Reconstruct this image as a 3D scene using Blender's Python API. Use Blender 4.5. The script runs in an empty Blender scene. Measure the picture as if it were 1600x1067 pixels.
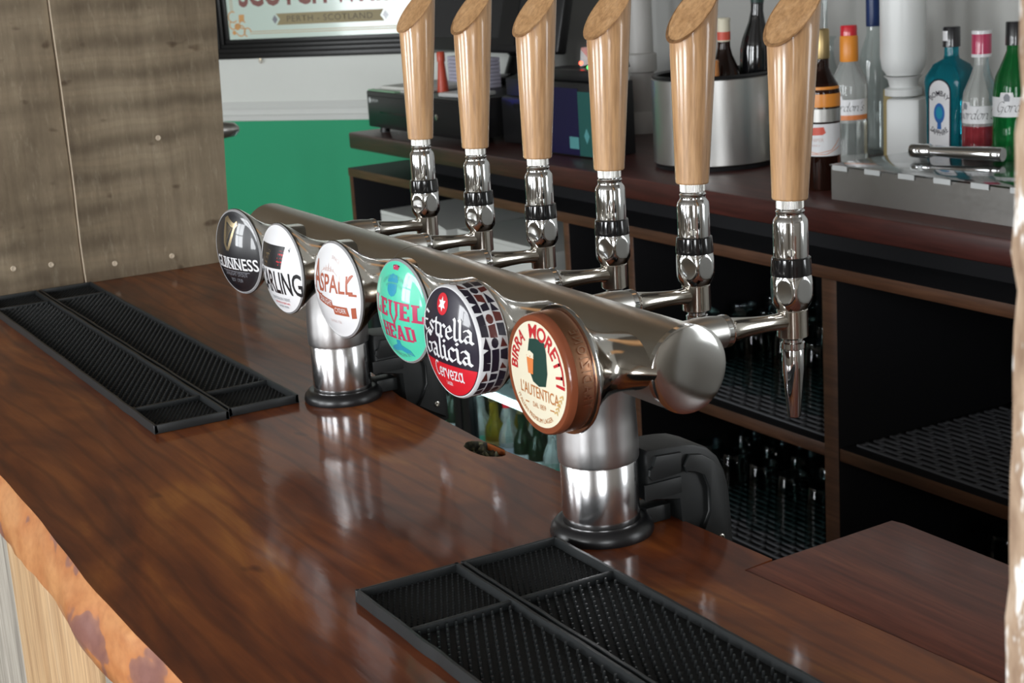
import bpy, bmesh, math, random
from mathutils import Vector, Matrix, Euler, noise
from mathutils.geometry import delaunay_2d_cdt
random.seed(7)
C = bpy.context.scene.collection
R = math.radians
PI = math.pi
sc = bpy.context.scene

# ------------------------------------------------------------------ camera
cam_d = bpy.data.cameras.new('camera'); cam = bpy.data.objects.new('camera', cam_d); C.objects.link(cam)
cam.location = (1.81188, -0.885, 0.54132)
cam.rotation_euler = (1.3262, 0.0632, 1.0525)
cam_d.sensor_width = 36.0; cam_d.lens = 2513.3/1600*36
cam_d.clip_start = 0.02
cam_d.dof.use_dof = True; cam_d.dof.focus_distance = 1.62; cam_d.dof.aperture_fstop = 18.0
sc.camera = cam
# ------------------------------------------------------------------ world, exposure
w = bpy.data.worlds.new('daylight'); sc.world = w; w.use_nodes = True
bg = w.node_tree.nodes['Background']; bg.inputs[0].default_value = (0.86, 0.93, 1.0, 1); bg.inputs[1].default_value = 1.0
vs = sc.view_settings
vs.view_transform = 'Standard'; vs.look = 'None'; vs.gamma = 1.0; vs.use_curve_mapping = False
vs.exposure = 0.0
# ------------------------------------------------------------------ daylight at the windows of the room
def window_light(name, loc, rot, sx, sy, power, col=(0.95, 0.98, 1.0)):
    l = bpy.data.lights.new(name, 'AREA'); l.shape = 'RECTANGLE'; l.size = sx; l.size_y = sy; l.energy = power; l.color = col
    o = bpy.data.objects.new(name, l); C.objects.link(o); o.location = loc; o.rotation_euler = rot
    return o
FW = -4.2      # y of the front wall
RW = 4.2       # x of the right wall
window_light('window_light', (-2.3, FW-0.06, 0.62), (R(90), 0, 0), 1.15, 1.45, 70)
window_light('window_light', (-0.2, FW-0.06, 0.62), (R(90), 0, 0), 1.15, 1.45, 70)
window_light('window_light', (1.75, FW-0.06, 0.62), (R(90), 0, 0), 1.0, 1.45, 115)
window_light('window_light', (RW+0.06, -1.9, 0.62), (R(90), 0, R(90)), 1.3, 1.45, 75)
window_light('window_light', (2.6, 1.86, 0.62), (R(-90), 0, 0), 0.9, 1.4, 22)

# ------------------------------------------------------------------ node materials
def mat(name, col=(0.5, 0.5, 0.5), rough=0.5, metal=0.0, coat=0.0, trans=0.0, ior=1.5, emit=None, es=0.0, spec=0.5, coat_rough=0.05):
    m = bpy.data.materials.new(name); m.use_nodes = True
    p = m.node_tree.nodes['Principled BSDF']
    p.inputs['Base Color'].default_value = (*col, 1); p.inputs['Roughness'].default_value = rough
    p.inputs['Metallic'].default_value = metal; p.inputs['Coat Weight'].default_value = coat
    p.inputs['Coat Roughness'].default_value = coat_rough
    p.inputs['Transmission Weight'].default_value = trans; p.inputs['IOR'].default_value = ior
    p.inputs['Specular IOR Level'].default_value = spec
    if emit: p.inputs['Emission Color'].default_value = (*emit, 1); p.inputs['Emission Strength'].default_value = es
    return m
class N:
    """small node helper on a material"""
    def __init__(s, m):
        s.m = m; s.t = m.node_tree; s.p = s.t.nodes['Principled BSDF']
    def n(s, kind, **kw):
        q = s.t.nodes.new(kind)
        for k, v in kw.items():
            if hasattr(q, k): setattr(q, k, v)
            else: q.inputs[k.replace('_', ' ')].default_value = v
        return q
    def l(s, a, b): s.t.links.new(a, b)
    def coords(s, scale, rot=(0, 0, 0), loc=(0, 0, 0), rnd=0.0):
        tc = s.n('ShaderNodeTexCoord'); mp = s.n('ShaderNodeMapping')
        mp.inputs['Scale'].default_value = scale; mp.inputs['Rotation'].default_value = rot; mp.inputs['Location'].default_value = loc
        src = tc.outputs['Object']
        if rnd:
            oi = s.n('ShaderNodeObjectInfo'); ad = s.n('ShaderNodeVectorMath', operation='ADD'); mu = s.n('ShaderNodeMath', operation='MULTIPLY')
            mu.inputs[1].default_value = rnd; s.l(oi.outputs['Random'], mu.inputs[0]); s.l(src, ad.inputs[0]); s.l(mu.outputs[0], ad.inputs[1]); src = ad.outputs[0]
        s.l(src, mp.inputs[0]); return mp.outputs[0]
    def noise(s, vec, scale=5, detail=4, rough=0.55, dist=0.0):
        q = s.n('ShaderNodeTexNoise'); q.inputs['Scale'].default_value = scale; q.inputs['Detail'].default_value = detail
        q.inputs['Roughness'].default_value = rough; q.inputs['Distortion'].default_value = dist
        s.l(vec, q.inputs['Vector']); return q.outputs['Fac']
    def wave(s, vec, scale=5, dist=2.0, det=2.0, dscale=1.0, direction='X', prof='SIN'):
        q = s.n('ShaderNodeTexWave', bands_direction=direction, wave_profile=prof)
        q.inputs['Scale'].default_value = scale; q.inputs['Distortion'].default_value = dist
        q.inputs['Detail'].default_value = det; q.inputs['Detail Scale'].default_value = dscale
        s.l(vec, q.inputs['Vector']); return q.outputs['Fac']
    def ramp(s, fac, stops):
        q = s.n('ShaderNodeValToRGB'); e = q.color_ramp.elements
        while len(e) < len(stops): e.new(0.5)
        for i, (p, c) in enumerate(stops): e[i].position = p; e[i].color = (*c, 1) if len(c) == 3 else c
        s.l(fac, q.inputs[0]); return q.outputs[0]
    def mix(s, a, b, fac, mode='MIX'):
        q = s.n('ShaderNodeMix', data_type='RGBA', blend_type=mode)
        for v, i in ((fac, 0), (a, 6), (b, 7)):
            if hasattr(v, 'default_value') or hasattr(v, 'is_linked'): s.l(v, q.inputs[i])
            else: q.inputs[i].default_value = v if i == 0 else (*v, 1)
        return q.outputs[2]
    def color(s, c): s.l(c, s.p.inputs['Base Color'])
    def rough(s, fac, a, b):
        q = s.n('ShaderNodeMapRange'); q.inputs[3].default_value = a; q.inputs[4].default_value = b; s.l(fac, q.inputs[0]); s.l(q.outputs[0], s.p.inputs['Roughness'])
    def bump(s, h, strength=0.2, dist=0.002, coat=False):
        q = s.n('ShaderNodeBump'); q.inputs['Strength'].default_value = strength; q.inputs['Distance'].default_value = dist
        s.l(h, q.inputs['Height']); s.l(q.outputs[0], s.p.inputs['Normal'])
        if coat: s.l(q.outputs[0], s.p.inputs['Coat Normal'])

def wood_grain(name, c0, c1, c2, axis='X', rough=0.4, coat=0.0, rnd=0.0, fine=1.0, bump=0.15, coat_rough=0.08, dark=0.7):
    m = mat(name, c1, rough, coat=coat, coat_rough=coat_rough); k = N(m)
    sq = {'X': (0.6, 9, 9), 'Y': (9, 0.6, 9), 'Z': (9, 9, 0.6)}[axis]
    v = k.coords(tuple(a*fine for a in sq), rnd=rnd)
    a = k.noise(v, 3, 5, 0.6, 0.6); b = k.noise(v, 14, 3, 0.6)
    big = k.ramp(a, [(0.3, c0), (0.52, c1), (0.72, c2)])
    col = k.mix(big, k.ramp(b, [(0.35, (0.55, 0.5, 0.48)), (0.6, (1, 1, 1))]), dark, 'MULTIPLY')
    k.color(col); k.bump(b, bump, 0.001)
    return m
M = {}
# bar top: dark varnished slab with long figure, knots and paler bands
m = mat('bar_top_wood', (0.12, 0.05, 0.02), 0.55, coat=0.45, coat_rough=0.075, spec=0.25); k = N(m)
v = k.coords((1.0, 3.6, 3.6)); fig = k.noise(v, 2.0, 4, 0.5, 2.2); v2 = k.coords((3.0, 90, 30)); fine = k.noise(v2, 4, 3, 0.6)
v3 = k.coords((1.5, 3.0, 3.0), loc=(3.1, 1.7, 0)); blot = k.noise(v3, 2.6, 3, 0.5, 0.8)
wv = k.wave(k.coords((0.55, 2.4, 2.4), loc=(0.3, 0.2, 0)), 5.0, 9.0, 2.0, 0.8, 'Y')
knot = k.noise(k.coords((5, 12, 12), loc=(1.3, 0.6, 0)), 2.0, 2, 0.5)
base = k.ramp(fig, [(0.30, (0.092, 0.019, 0.004)), (0.46, (0.180, 0.043, 0.008)), (0.60, (0.265, 0.074, 0.013)), (0.78, (0.44, 0.160, 0.030))])
base = k.mix(base, k.ramp(wv, [(0.0, (0.50, 0.42, 0.40)), (0.30, (1, 1, 1))]), 0.55, 'MULTIPLY')
base = k.mix(base, k.ramp(fine, [(0.3, (0.74, 0.70, 0.68)), (0.6, (1, 1, 1))]), 0.45, 'MULTIPLY')
base = k.mix(base, k.ramp(blot, [(0.35, (0.70, 0.58, 0.56)), (0.6, (1.05, 1.03, 1.0))]), 0.7, 'MULTIPLY')
base = k.mix(base, k.ramp(knot, [(0.24, (0.30, 0.22, 0.2)), (0.31, (1, 1, 1))]), 0.8, 'MULTIPLY')
k.color(base)
sm = k.noise(k.coords((3, 3, 3)), 6, 3, 0.6)
q = k.n('ShaderNodeMapRange'); q.inputs[3].default_value = 0.04; q.inputs[4].default_value = 0.16; k.l(sm, q.inputs[0]); k.l(q.outputs[0], k.p.inputs['Coat Roughness'])
k.bump(k.noise(k.coords((5, 22, 5)), 3, 4, 0.5), 0.10, 0.0016, coat=True)
M['bar_top'] = m
# live edge: orange-brown with dull purple bark patches
m = mat('live_edge_wood', (0.4, 0.16, 0.06), 0.34, coat=0.45, coat_rough=0.12); k = N(m)
a = k.noise(k.coords((5, 9, 9)), 2.2, 3, 0.5, 0.3); b = k.noise(k.coords((26, 40, 40)), 3, 4, 0.6)
c = k.ramp(a, [(0.36, (0.26, 0.115, 0.092)), (0.43, (0.33, 0.15, 0.105)), (0.455, (0.54, 0.21, 0.075)), (0.66, (0.66, 0.31, 0.125))])
k.color(k.mix(c, k.ramp(b, [(0.3, (0.7, 0.62, 0.58)), (0.6, (1, 1, 1))]), 0.5, 'MULTIPLY')); k.bump(a, 0.25, 0.004)
M['live_edge'] = m
M['return_top'] = wood_grain('return_board_wood', (0.10, 0.023, 0.012), (0.17, 0.042, 0.022), (0.25, 0.075, 0.036), 'X', 0.5, 0.12, fine=1.6, coat_rough=0.14)
M['handle'] = wood_grain('oak_handle_wood', (0.46, 0.25, 0.108), (0.56, 0.32, 0.148), (0.65, 0.395, 0.205), 'Z', 0.42, 1.0, rnd=13.0, fine=2.2, bump=0.02, coat_rough=0.09, dark=0.6)
M['mahogany'] = wood_grain('mahogany_worktop', (0.042, 0.009, 0.007), (0.072, 0.016, 0.012), (0.105, 0.026, 0.018), 'X', 0.4, 0.16, coat_rough=0.15)
M['cabinet'] = wood_grain('cabinet_wood', (0.085, 0.034, 0.016), (0.125, 0.052, 0.024), (0.16, 0.07, 0.034), 'X', 0.45)
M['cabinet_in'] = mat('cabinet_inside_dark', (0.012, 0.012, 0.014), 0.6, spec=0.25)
M['tan_board'] = wood_grain('tan_cladding_wood', (0.42, 0.25, 0.12), (0.55, 0.36, 0.19), (0.62, 0.44, 0.26), 'Z', 0.6, rnd=9)
M['grey_board'] = wood_grain('grey_cladding_wood', (0.22, 0.20, 0.17), (0.36, 0.33, 0.28), (0.5, 0.46, 0.4), 'Z', 0.75, rnd=9)
# weathered sawn planks (saw marks run across the plank)
m = mat('sawn_plank_wood', (0.2, 0.16, 0.11), 0.75); k = N(m)
vs_ = k.coords((1, 1.0, 1), rnd=3.0)
saw = k.wave(vs_, 5.4, 1.6, 4.0, 2.0, 'Z')
st = k.noise(k.coords((26, 26, 1.6), rnd=3.0), 3, 5, 0.65); pat = k.noise(k.coords((3.2, 3.2, 1.8), rnd=3.0), 2, 6, 0.65); sp = k.noise(k.coords((46, 46, 12), rnd=3.0), 2, 4, 0.65)
msk = k.ramp(k.noise(k.coords((2.5, 2.5, 2.5), rnd=5.0), 2, 3, 0.5), [(0.38, (0.12, 0.12, 0.12)), (0.62, (0.9, 0.9, 0.9))]); kn = k.noise(k.coords((9, 9, 17), rnd=2.0), 2.0, 2, 0.4)
c = k.ramp(pat, [(0.3, (0.145, 0.107, 0.067)), (0.5, (0.225, 0.172, 0.113)), (0.7, (0.30, 0.238, 0.162))])
c = k.mix(c, k.mix(c, k.ramp(saw, [(0.0, (0.62, 0.60, 0.58)), (0.35, (0.86, 0.85, 0.84)), (0.6, (1, 1, 1)), (0.90, (1.0, 1.0, 1.0)), (0.98, (1.14, 1.14, 1.13))]), 1.0, 'MULTIPLY'), msk)
c = k.mix(c, k.ramp(st, [(0.3, (0.74, 0.72, 0.70)), (0.65, (1.1, 1.1, 1.08))]), 0.7, 'MULTIPLY')
c = k.mix(c, k.ramp(kn, [(0.24, (0.45, 0.38, 0.33)), (0.31, (1, 1, 1))]), 0.9, 'MULTIPLY')
c = k.mix(c, k.ramp(sp, [(0.56, (0, 0, 0)), (0.74, (0.13, 0.12, 0.09))]), 0.6, 'ADD')
k.color(c); k.bump(st, 0.2, 0.002)
M['plank'] = m
m = mat('worn_post_wood', (0.5, 0.36, 0.26), 0.75); k = N(m)
a = k.noise(k.coords((30, 30, 14)), 2, 5, 0.6); b = k.noise(k.coords((60, 60, 22)), 1.6, 3, 0.6)
c = k.ramp(a, [(0.3, (0.24, 0.15, 0.095)), (0.5, (0.40, 0.28, 0.19)), (0.7, (0.52, 0.40, 0.30))])
k.color(k.mix(c, (0.86, 0.84, 0.80), k.ramp(b, [(0.56, (0, 0, 0)), (0.62, (1, 1, 1))]))); k.bump(a, 0.5, 0.004)
M['post'] = m
M['plank_end'] = mat('pale_cut_plank_edge', (0.62, 0.52, 0.40), 0.8)
# metals
def metal(name, col, rough, streak=None, amt=0.1):
    m = mat(name, col, rough, 1.0); k = N(m)
    if streak:
        a = k.noise(k.coords(streak), 8, 3, 0.6); k.rough(a, rough-amt, rough+amt)
    return m
M['chrome'] = metal('polished_chrome', (0.82, 0.83, 0.84), 0.06)
M['nickel'] = metal('warm_polished_steel', (0.66, 0.62, 0.56), 0.13)
M['brushed'] = metal('brushed_steel', (0.50, 0.47, 0.42), 0.34, (0.6, 25, 25), 0.03)
M['brushed_v'] = metal('brushed_column_steel', (0.62, 0.61, 0.61), 0.32, (30, 30, 2), 0.04)
M['sleeve_steel'] = metal('polished_sleeve_steel', (0.76, 0.75, 0.76), 0.2)
M['satin'] = metal('satin_collar_steel', (0.62, 0.61, 0.58), 0.36)
M['cap_steel'] = metal('polished_end_cap', (0.82, 0.81, 0.79), 0.11, (30, 30, 30), 0.03)
M['bucket'] = metal('brushed_bucket_aluminium', (0.68, 0.67, 0.65), 0.33, (40, 40, 2), 0.06)
M['bin'] = metal('scuffed_bin_steel', (0.50, 0.49, 0.47), 0.42, (14, 14, 14), 0.08)
M['screw'] = metal('screw_metal', (0.7, 0.68, 0.62), 0.25)
M['gold'] = metal('gold_foil', (0.90, 0.72, 0.45), 0.25)
M['gold_cap'] = metal('old_gold_cap', (0.45, 0.33, 0.16), 0.4)
# plastics, rubber and print
M['rubber'] = mat('black_mat_rubber', (0.007, 0.008, 0.0085), 0.7, spec=0.25)
M['rubber_nub'] = mat('nub_rubber', (0.016, 0.018, 0.019), 0.3)
M['rubber_rim'] = mat('black_rim_rubber', (0.014, 0.016, 0.017), 0.42)
M['ring'] = mat('black_base_ring_rubber', (0.010, 0.010, 0.011), 0.32)
M['black_gloss'] = mat('gloss_black_plastic', (0.006, 0.006, 0.007), 0.08, coat=0.5)
M['black'] = mat('black_plastic', (0.010, 0.010, 0.011), 0.38)
M['black_satin'] = mat('satin_black_moulding', (0.011, 0.0125, 0.013), 0.45)
M['charcoal'] = mat('charcoal_screen', (0.035, 0.036, 0.038), 0.22)
def pr(name, col, coat=0.8, rough=0.35): M[name] = mat(name, col, rough, coat=coat, coat_rough=0.03)
pr('print_white', (0.80, 0.80, 0.82)); pr('print_black', (0.006, 0.006, 0.009)); pr('print_red', (0.62, 0.008, 0.022)); pr('print_mint', (0.075, 0.60, 0.40))
pr('print_pink', (0.50, 0.035, 0.11)); pr('print_blue', (0.02, 0.30, 0.46)); pr('print_cream', (0.80, 0.74, 0.57)); pr('print_copper', (0.42, 0.105, 0.055)); pr('print_faint', (0.66, 0.50, 0.47))
pr('print_orange_brown', (0.50, 0.19, 0.05)); pr('print_green_dark', (0.008, 0.045, 0.034)); pr('print_amber', (0.72, 0.22, 0.06)); pr('print_grey', (0.22, 0.23, 0.26)); pr('print_wheat', (0.62, 0.40, 0.14))
pr('print_navy', (0.012, 0.008, 0.022)); pr('print_maroon', (0.11, 0.018, 0.014)); pr('print_skyblue', (0.035, 0.15, 0.45)); pr('print_red_label', (0.70, 0.10, 0.06)); pr('print_sky', (0.10, 0.42, 0.33)); pr('print_moretti_red', (0.50, 0.014, 0.02))
M['badge_brown'] = mat('brown_badge_plastic', (0.205, 0.058, 0.026), 0.2, coat=0.6)
M['badge_bronze'] = metal('bronze_side_band', (0.52, 0.27, 0.16), 0.34)
M['bronze_light'] = metal('raised_bronze_letter', (0.75, 0.45, 0.30), 0.25)
M['clear_rim'] = mat('frosted_clear_rim', (0.34, 0.34, 0.35), 0.12, coat=0.8)
# walls and stuff
def wall_mat(name, col, rough=0.6):
    m = mat(name, col, rough); k = N(m); a = k.noise(k.coords((1, 1, 1)), 3.0, 5, 0.6)
    k.color(k.mix(col, tuple(x*0.9 for x in col), a)); k.bump(k.noise(k.coords((60, 60, 60)), 4, 2), 0.05, 0.002); return m
M['wall_white'] = wall_mat('white_wall_paint', (0.85, 0.88, 0.83)); M['wall_green'] = wall_mat('green_wall_paint', (0.012, 0.40, 0.185)); M['wall_grey'] = wall_mat('grey_wall_paint', (0.46, 0.46, 0.44))
M['wall_room'] = wall_mat('warm_room_paint', (0.30, 0.27, 0.23)); M['floor'] = wood_grain('floor_boards', (0.06, 0.035, 0.02), (0.10, 0.06, 0.035), (0.14, 0.09, 0.05), 'X', 0.5)
M['ceiling'] = wall_mat('ceiling_paint', (0.24, 0.22, 0.19)); M['trim_white'] = mat('white_gloss_paint', (0.78, 0.80, 0.77), 0.35)
M['paper'] = mat('paper', (0.74, 0.74, 0.70), 0.7); M['paper_green'] = mat('green_paper', (0.32, 0.55, 0.36), 0.7); M['lilac'] = mat('lilac_paper', (0.52, 0.50, 0.62), 0.7)
M['orange_red'] = mat('orange_red_plastic', (0.68, 0.085, 0.04), 0.35); M['indigo'] = mat('indigo_card', (0.006, 0.004, 0.045), 0.4); M['teal'] = mat('teal_card', (0.015, 0.10, 0.09), 0.45); M['teal_light'] = mat('pale_teal_print', (0.10, 0.33, 0.34), 0.45)
M['white_plastic'] = mat('white_plastic', (0.74, 0.75, 0.74), 0.35); M['pipe'] = mat('off_white_pipe', (0.50, 0.49, 0.47), 0.45)
M['lattice'] = mat('grey_lattice_plastic', (0.15, 0.155, 0.17), 0.5)
M['led_white'] = mat('led_strip_lit', (0.8, 0.9, 0.9), 0.4, emit=(0.80, 0.96, 1.0), es=11.0)
M['led_red'] = mat('red_led_lit', (0.9, 0.05, 0.03), 0.4, emit=(1, 0.06, 0.03), es=9.0); M['led_green'] = mat('green_led_lit', (0.05, 0.6, 0.1), 0.4, emit=(0.08, 0.8, 0.15), es=3.0); M['led_blue'] = mat('blue_led_lit', (0.05, 0.05, 0.9), 0.4, emit=(0.05, 0.06, 1), es=14.0)
M['moss'] = mat('mossy_packing', (0.05, 0.05, 0.022), 0.9); k = N(M['moss']); a = k.noise(k.coords((1, 1, 1)), 120, 4, 0.6); k.color(k.ramp(a, [(0.4, (0.008, 0.007, 0.004)), (0.55, (0.05, 0.045, 0.02)), (0.68, (0.17, 0.17, 0.10))]))
M['fridge_in'] = mat('fridge_inside', (0.30, 0.34, 0.34), 0.4)
M['sign_glass'] = mat('pale_mirror_print', (0.70, 0.84, 0.75), 0.15, coat=0.5); M['sign_frame'] = mat('black_carved_frame', (0.010, 0.010, 0.010), 0.35); M['sign_red'] = mat('sign_red_brown_ink', (0.22, 0.062, 0.045), 0.4); M['sign_gold'] = mat('sign_gold_ink', (0.30, 0.24, 0.10), 0.4); M['sign_orange'] = mat('sign_orange_ink', (0.72, 0.36, 0.10), 0.4); M['sign_line'] = mat('sign_beige_line', (0.60, 0.50, 0.32), 0.4); M['sign_dark'] = mat('sign_dark_ink', (0.10, 0.075, 0.03), 0.4)
def thin_glass(name, col=(0.9, 0.95, 0.95), refl=0.12, rough=0.03):
    m = bpy.data.materials.new(name); m.use_nodes = True; t = m.node_tree; t.nodes.remove(t.nodes['Principled BSDF'])
    out = t.nodes['Material Output']; tr = t.nodes.new('ShaderNodeBsdfTransparent'); gl = t.nodes.new('ShaderNodeBsdfGlossy'); lw = t.nodes.new('ShaderNodeLayerWeight'); mx = t.nodes.new('ShaderNodeMixShader'); mr = t.nodes.new('ShaderNodeMapRange')
    tr.inputs[0].default_value = (*col, 1); gl.inputs['Roughness'].default_value = rough; lw.inputs[0].default_value = 0.35
    mr.inputs[3].default_value = refl*0.35; mr.inputs[4].default_value = min(1, refl*4)
    t.links.new(lw.outputs['Facing'], mr.inputs[0]); t.links.new(mr.outputs[0], mx.inputs[0]); t.links.new(tr.outputs[0], mx.inputs[1]); t.links.new(gl.outputs[0], mx.inputs[2]); t.links.new(mx.outputs[0], out.inputs[0])
    return m
M['glass'] = thin_glass('clear_glass'); M['glass_dark'] = thin_glass('pint_glass', (0.66, 0.76, 0.75), 0.04); M['lid_clear'] = thin_glass('clear_acrylic', (0.80, 0.82, 0.82), 0.22, 0.08); M['door_glass'] = thin_glass('fridge_door_glass', (0.82, 0.90, 0.90), 0.05)
def liquid(name, col, rough=0.03): M[name] = mat(name, col, rough, trans=0.75, ior=1.36)
liquid('liq_blue', (0.015, 0.33, 0.42)); liquid('liq_pink', (0.55, 0.06, 0.08)); liquid('liq_green', (0.015, 0.25, 0.06)); liquid('liq_clear', (0.86, 0.88, 0.86)); liquid('liq_dark', (0.045, 0.016, 0.010)); liquid('liq_peach', (0.70, 0.36, 0.16)); liquid('liq_yellow', (0.6, 0.42, 0.03)); liquid('liq_bottle_green', (0.02, 0.07, 0.03))

# ------------------------------------------------------------------ geometry helpers
def B(): return bmesh.new()
def xf(vs, mtx):
    for v in vs: v.co = mtx @ v.co
def box(bm, x0, x1, y0, y1, z0, z1, bev=0.0, mi=0, seg=2):
    vs = [bm.verts.new((x, y, z)) for x in (x0, x1) for y in (y0, y1) for z in (z0, z1)]
    fs = [bm.faces.new([vs[i] for i in f]) for f in ((0, 1, 3, 2), (4, 6, 7, 5), (0, 4, 5, 1), (2, 3, 7, 6), (0, 2, 6, 4), (1, 5, 7, 3))]
    for f in fs: f.material_index = mi
    if bev > 0:
        es = list({e for f in fs for e in f.edges})
        r = bmesh.ops.bevel(bm, geom=es, offset=bev, segments=seg, profile=0.5, affect='EDGES', clamp_overlap=True)
        for f in r['faces']: f.material_index = mi
    return vs
def lathe(bm, prof, seg=32, mtx=None, mi=0, cap=True):
    rings = []
    for r, z in prof:
        if r < 1e-6: rings.append([bm.verts.new((0, 0, z))])
        else: rings.append([bm.verts.new((r*math.cos(2*PI*i/seg), r*math.sin(2*PI*i/seg), z)) for i in range(seg)])
    fs = []
    for a, b in zip(rings, rings[1:]):
        for i in range(seg):
            j = (i+1) % seg
            if len(a) == 1 and len(b) == 1: continue
            if len(a) == 1: fs.append(bm.faces.new((a[0], b[j], b[i])))
            elif len(b) == 1: fs.append(bm.faces.new((a[i], a[j], b[0])))
            else: fs.append(bm.faces.new((a[i], a[j], b[j], b[i])))
    if cap:
        if len(rings[0]) > 1: fs.append(bm.faces.new(rings[0][::-1]))
        if len(rings[-1]) > 1: fs.append(bm.faces.new(rings[-1]))
    for f in fs: f.material_index = mi
    allv = [v for r in rings for v in r]
    if mtx is not None: xf(allv, mtx)
    return allv
def tube(bm, pts, rad, seg=16, mi=0, caps=True):
    pts = [Vector(p) for p in pts]
    if not hasattr(rad, '__len__'): rad = [rad]*len(pts)
    up = None; rings = []
    for i, p in enumerate(pts):
        d = (pts[min(i+1, len(pts)-1)]-pts[max(i-1, 0)]).normalized()
        if up is None: up = Vector((0, 0, 1)) if abs(d.z) < 0.9 else Vector((1, 0, 0))
        x = up.cross(d).normalized(); up = d.cross(x).normalized()
        rings.append([bm.verts.new(p+rad[i]*(math.cos(2*PI*k/seg)*x+math.sin(2*PI*k/seg)*up)) for k in range(seg)])
    for a, b in zip(rings, rings[1:]):
        for i in range(seg): bm.faces.new((a[i], a[(i+1) % seg], b[(i+1) % seg], b[i])).material_index = mi
    if caps: bm.faces.new(rings[0][::-1]).material_index = mi; bm.faces.new(rings[-1]).material_index = mi
def prism(bm, poly, z0, z1, mtx=None, mi=0, bev=0.0):
    a = [bm.verts.new((x, y, z0)) for x, y in poly]; b = [bm.verts.new((x, y, z1)) for x, y in poly]; n = len(poly); fs = []
    for i in range(n): fs.append(bm.faces.new((a[i], a[(i+1) % n], b[(i+1) % n], b[i])))
    fs += [bm.faces.new(a[::-1]), bm.faces.new(b)]
    for f in fs: f.material_index = mi
    vs = a+b
    if bev > 0:
        es = list({e for f in fs[-2:] for e in f.edges})
        r = bmesh.ops.bevel(bm, geom=es, offset=bev, segments=2, profile=0.5, affect='EDGES', clamp_overlap=True); vs = list({v for f in r['faces'] for v in f.verts} | {v for v in vs if v.is_valid})
        for f in r['faces']: f.material_index = mi
    if mtx is not None: xf([v for v in vs if v.is_valid], mtx)
def obj(name, bm, mats, parent=None, loc=(0, 0, 0), rot=(0, 0, 0), smooth=40):
    bmesh.ops.recalc_face_normals(bm, faces=bm.faces[:])
    me = bpy.data.meshes.new(name); bm.to_mesh(me); bm.free()
    for q in (mats if isinstance(mats, (list, tuple)) else [mats]): me.materials.append(M[q] if isinstance(q, str) else q)
    if smooth: me.shade_smooth(); me.set_sharp_from_angle(angle=R(smooth))
    o = bpy.data.objects.new(name, me); C.objects.link(o); o.location = loc; o.rotation_euler = rot
    if parent: o.parent = parent
    return o
def tag(o, label=None, cat=None, group=None, kind=None):
    if label: o['label'] = label
    if cat: o['category'] = cat
    if group: o['group'] = group
    if kind: o['kind'] = kind
    return o
def thing(name, label, cat, loc=(0, 0, 0), rz=0.0, group=None):
    o = bpy.data.objects.new(name, None); C.objects.link(o); o.location = loc; o.rotation_euler = (0, 0, rz); o.empty_display_size = 0.05
    return tag(o, label, cat, group)
def struct(name, bm, mats, **kw):
    o = obj(name, bm, mats, **kw); o['kind'] = 'structure'; return o
def copy_tree(o, parent=None):
    c = o.copy(); C.objects.link(c); c.parent = parent
    for ch in list(o.children): copy_tree(ch, c)
    return c

# ------------------------------------------------------------------ 2D print helpers (flat lettering laid on real surfaces)
_tc = {}
def text2d(s, bold=0.0, spacing=1.0):
    """triangles of a word in Blender's built-in font: cap height 1, starts at x=0"""
    key = (s, bold, spacing)
    if key not in _tc:
        cu = bpy.data.curves.new('word', 'FONT'); cu.body = s; cu.offset = bold; cu.resolution_u = 3; cu.space_character = spacing
        o = bpy.data.objects.new('word', cu); C.objects.link(o); bpy.context.view_layer.update()
        me = bpy.data.meshes.new_from_object(o.evaluated_get(bpy.context.evaluated_depsgraph_get()))
        vs = [(v.co.x, v.co.y) for v in me.vertices]; fs = [tuple(p.vertices) for p in me.polygons]
        bpy.data.objects.remove(o); bpy.data.curves.remove(cu); bpy.data.meshes.remove(me)
        x0 = min(v[0] for v in vs); h = 0.69
        vs = [((x-x0)/h, y/h) for x, y in vs]
        _tc[key] = (vs, fs)
    return _tc[key]
def fit(shape, cx, cy, wd=None, ht=1.0, shear=0.0, rot=0.0):
    vs, fs = shape; x1 = max(v[0] for v in vs); x0 = min(v[0] for v in vs)
    sx = wd/(x1-x0) if wd else ht
    c, s = math.cos(rot), math.sin(rot); out = []
    for x, y in vs:
        X = (x-(x0+x1)/2)*sx+shear*y*ht; Y = y*ht
        out.append((cx+X*c-Y*s, cy+X*s+Y*c))
    return out, fs
def arc(shape, r, mid, ht, wd_ang, flip=False):
    """bend a word round a circle: mid angle in degrees, wd_ang = its angular width"""
    vs, fs = shape; x1 = max(v[0] for v in vs); x0 = min(v[0] for v in vs); out = []
    for x, y in vs:
        t = (x-(x0+x1)/2)/(x1-x0)*R(wd_ang)
        if flip: a = R(mid)+t; rr = r+(1-y)*ht-ht
        else: a = R(mid)-t; rr = r+y*ht
        out.append((rr*math.cos(a), rr*math.sin(a)))
    return out, fs
def nib(lines, wd, ang, thin=0.25):
    """broad-nib pen strokes: each segment becomes a quad swept by a slanted nib"""
    vs, fs = [], []; n = Vector((math.cos(ang), math.sin(ang)))*wd/2; t = Vector((-n.y, n.x))*thin
    for ln in lines:
        for a, b in zip(ln, ln[1:]):
            a = Vector(a); b = Vector(b)
            for u, v in ((n, t), (t, n)):
                i = len(vs); vs += [tuple(a-u), tuple(a+u), tuple(b+u), tuple(b-u)]; fs.append((i, i+1, i+2, i+3))
            for p in (a, b):
                i = len(vs); vs += [tuple(p-n-t), tuple(p+n-t), tuple(p+n+t), tuple(p-n+t)]; fs.append((i, i+1, i+2, i+3))
    return vs, fs
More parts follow.
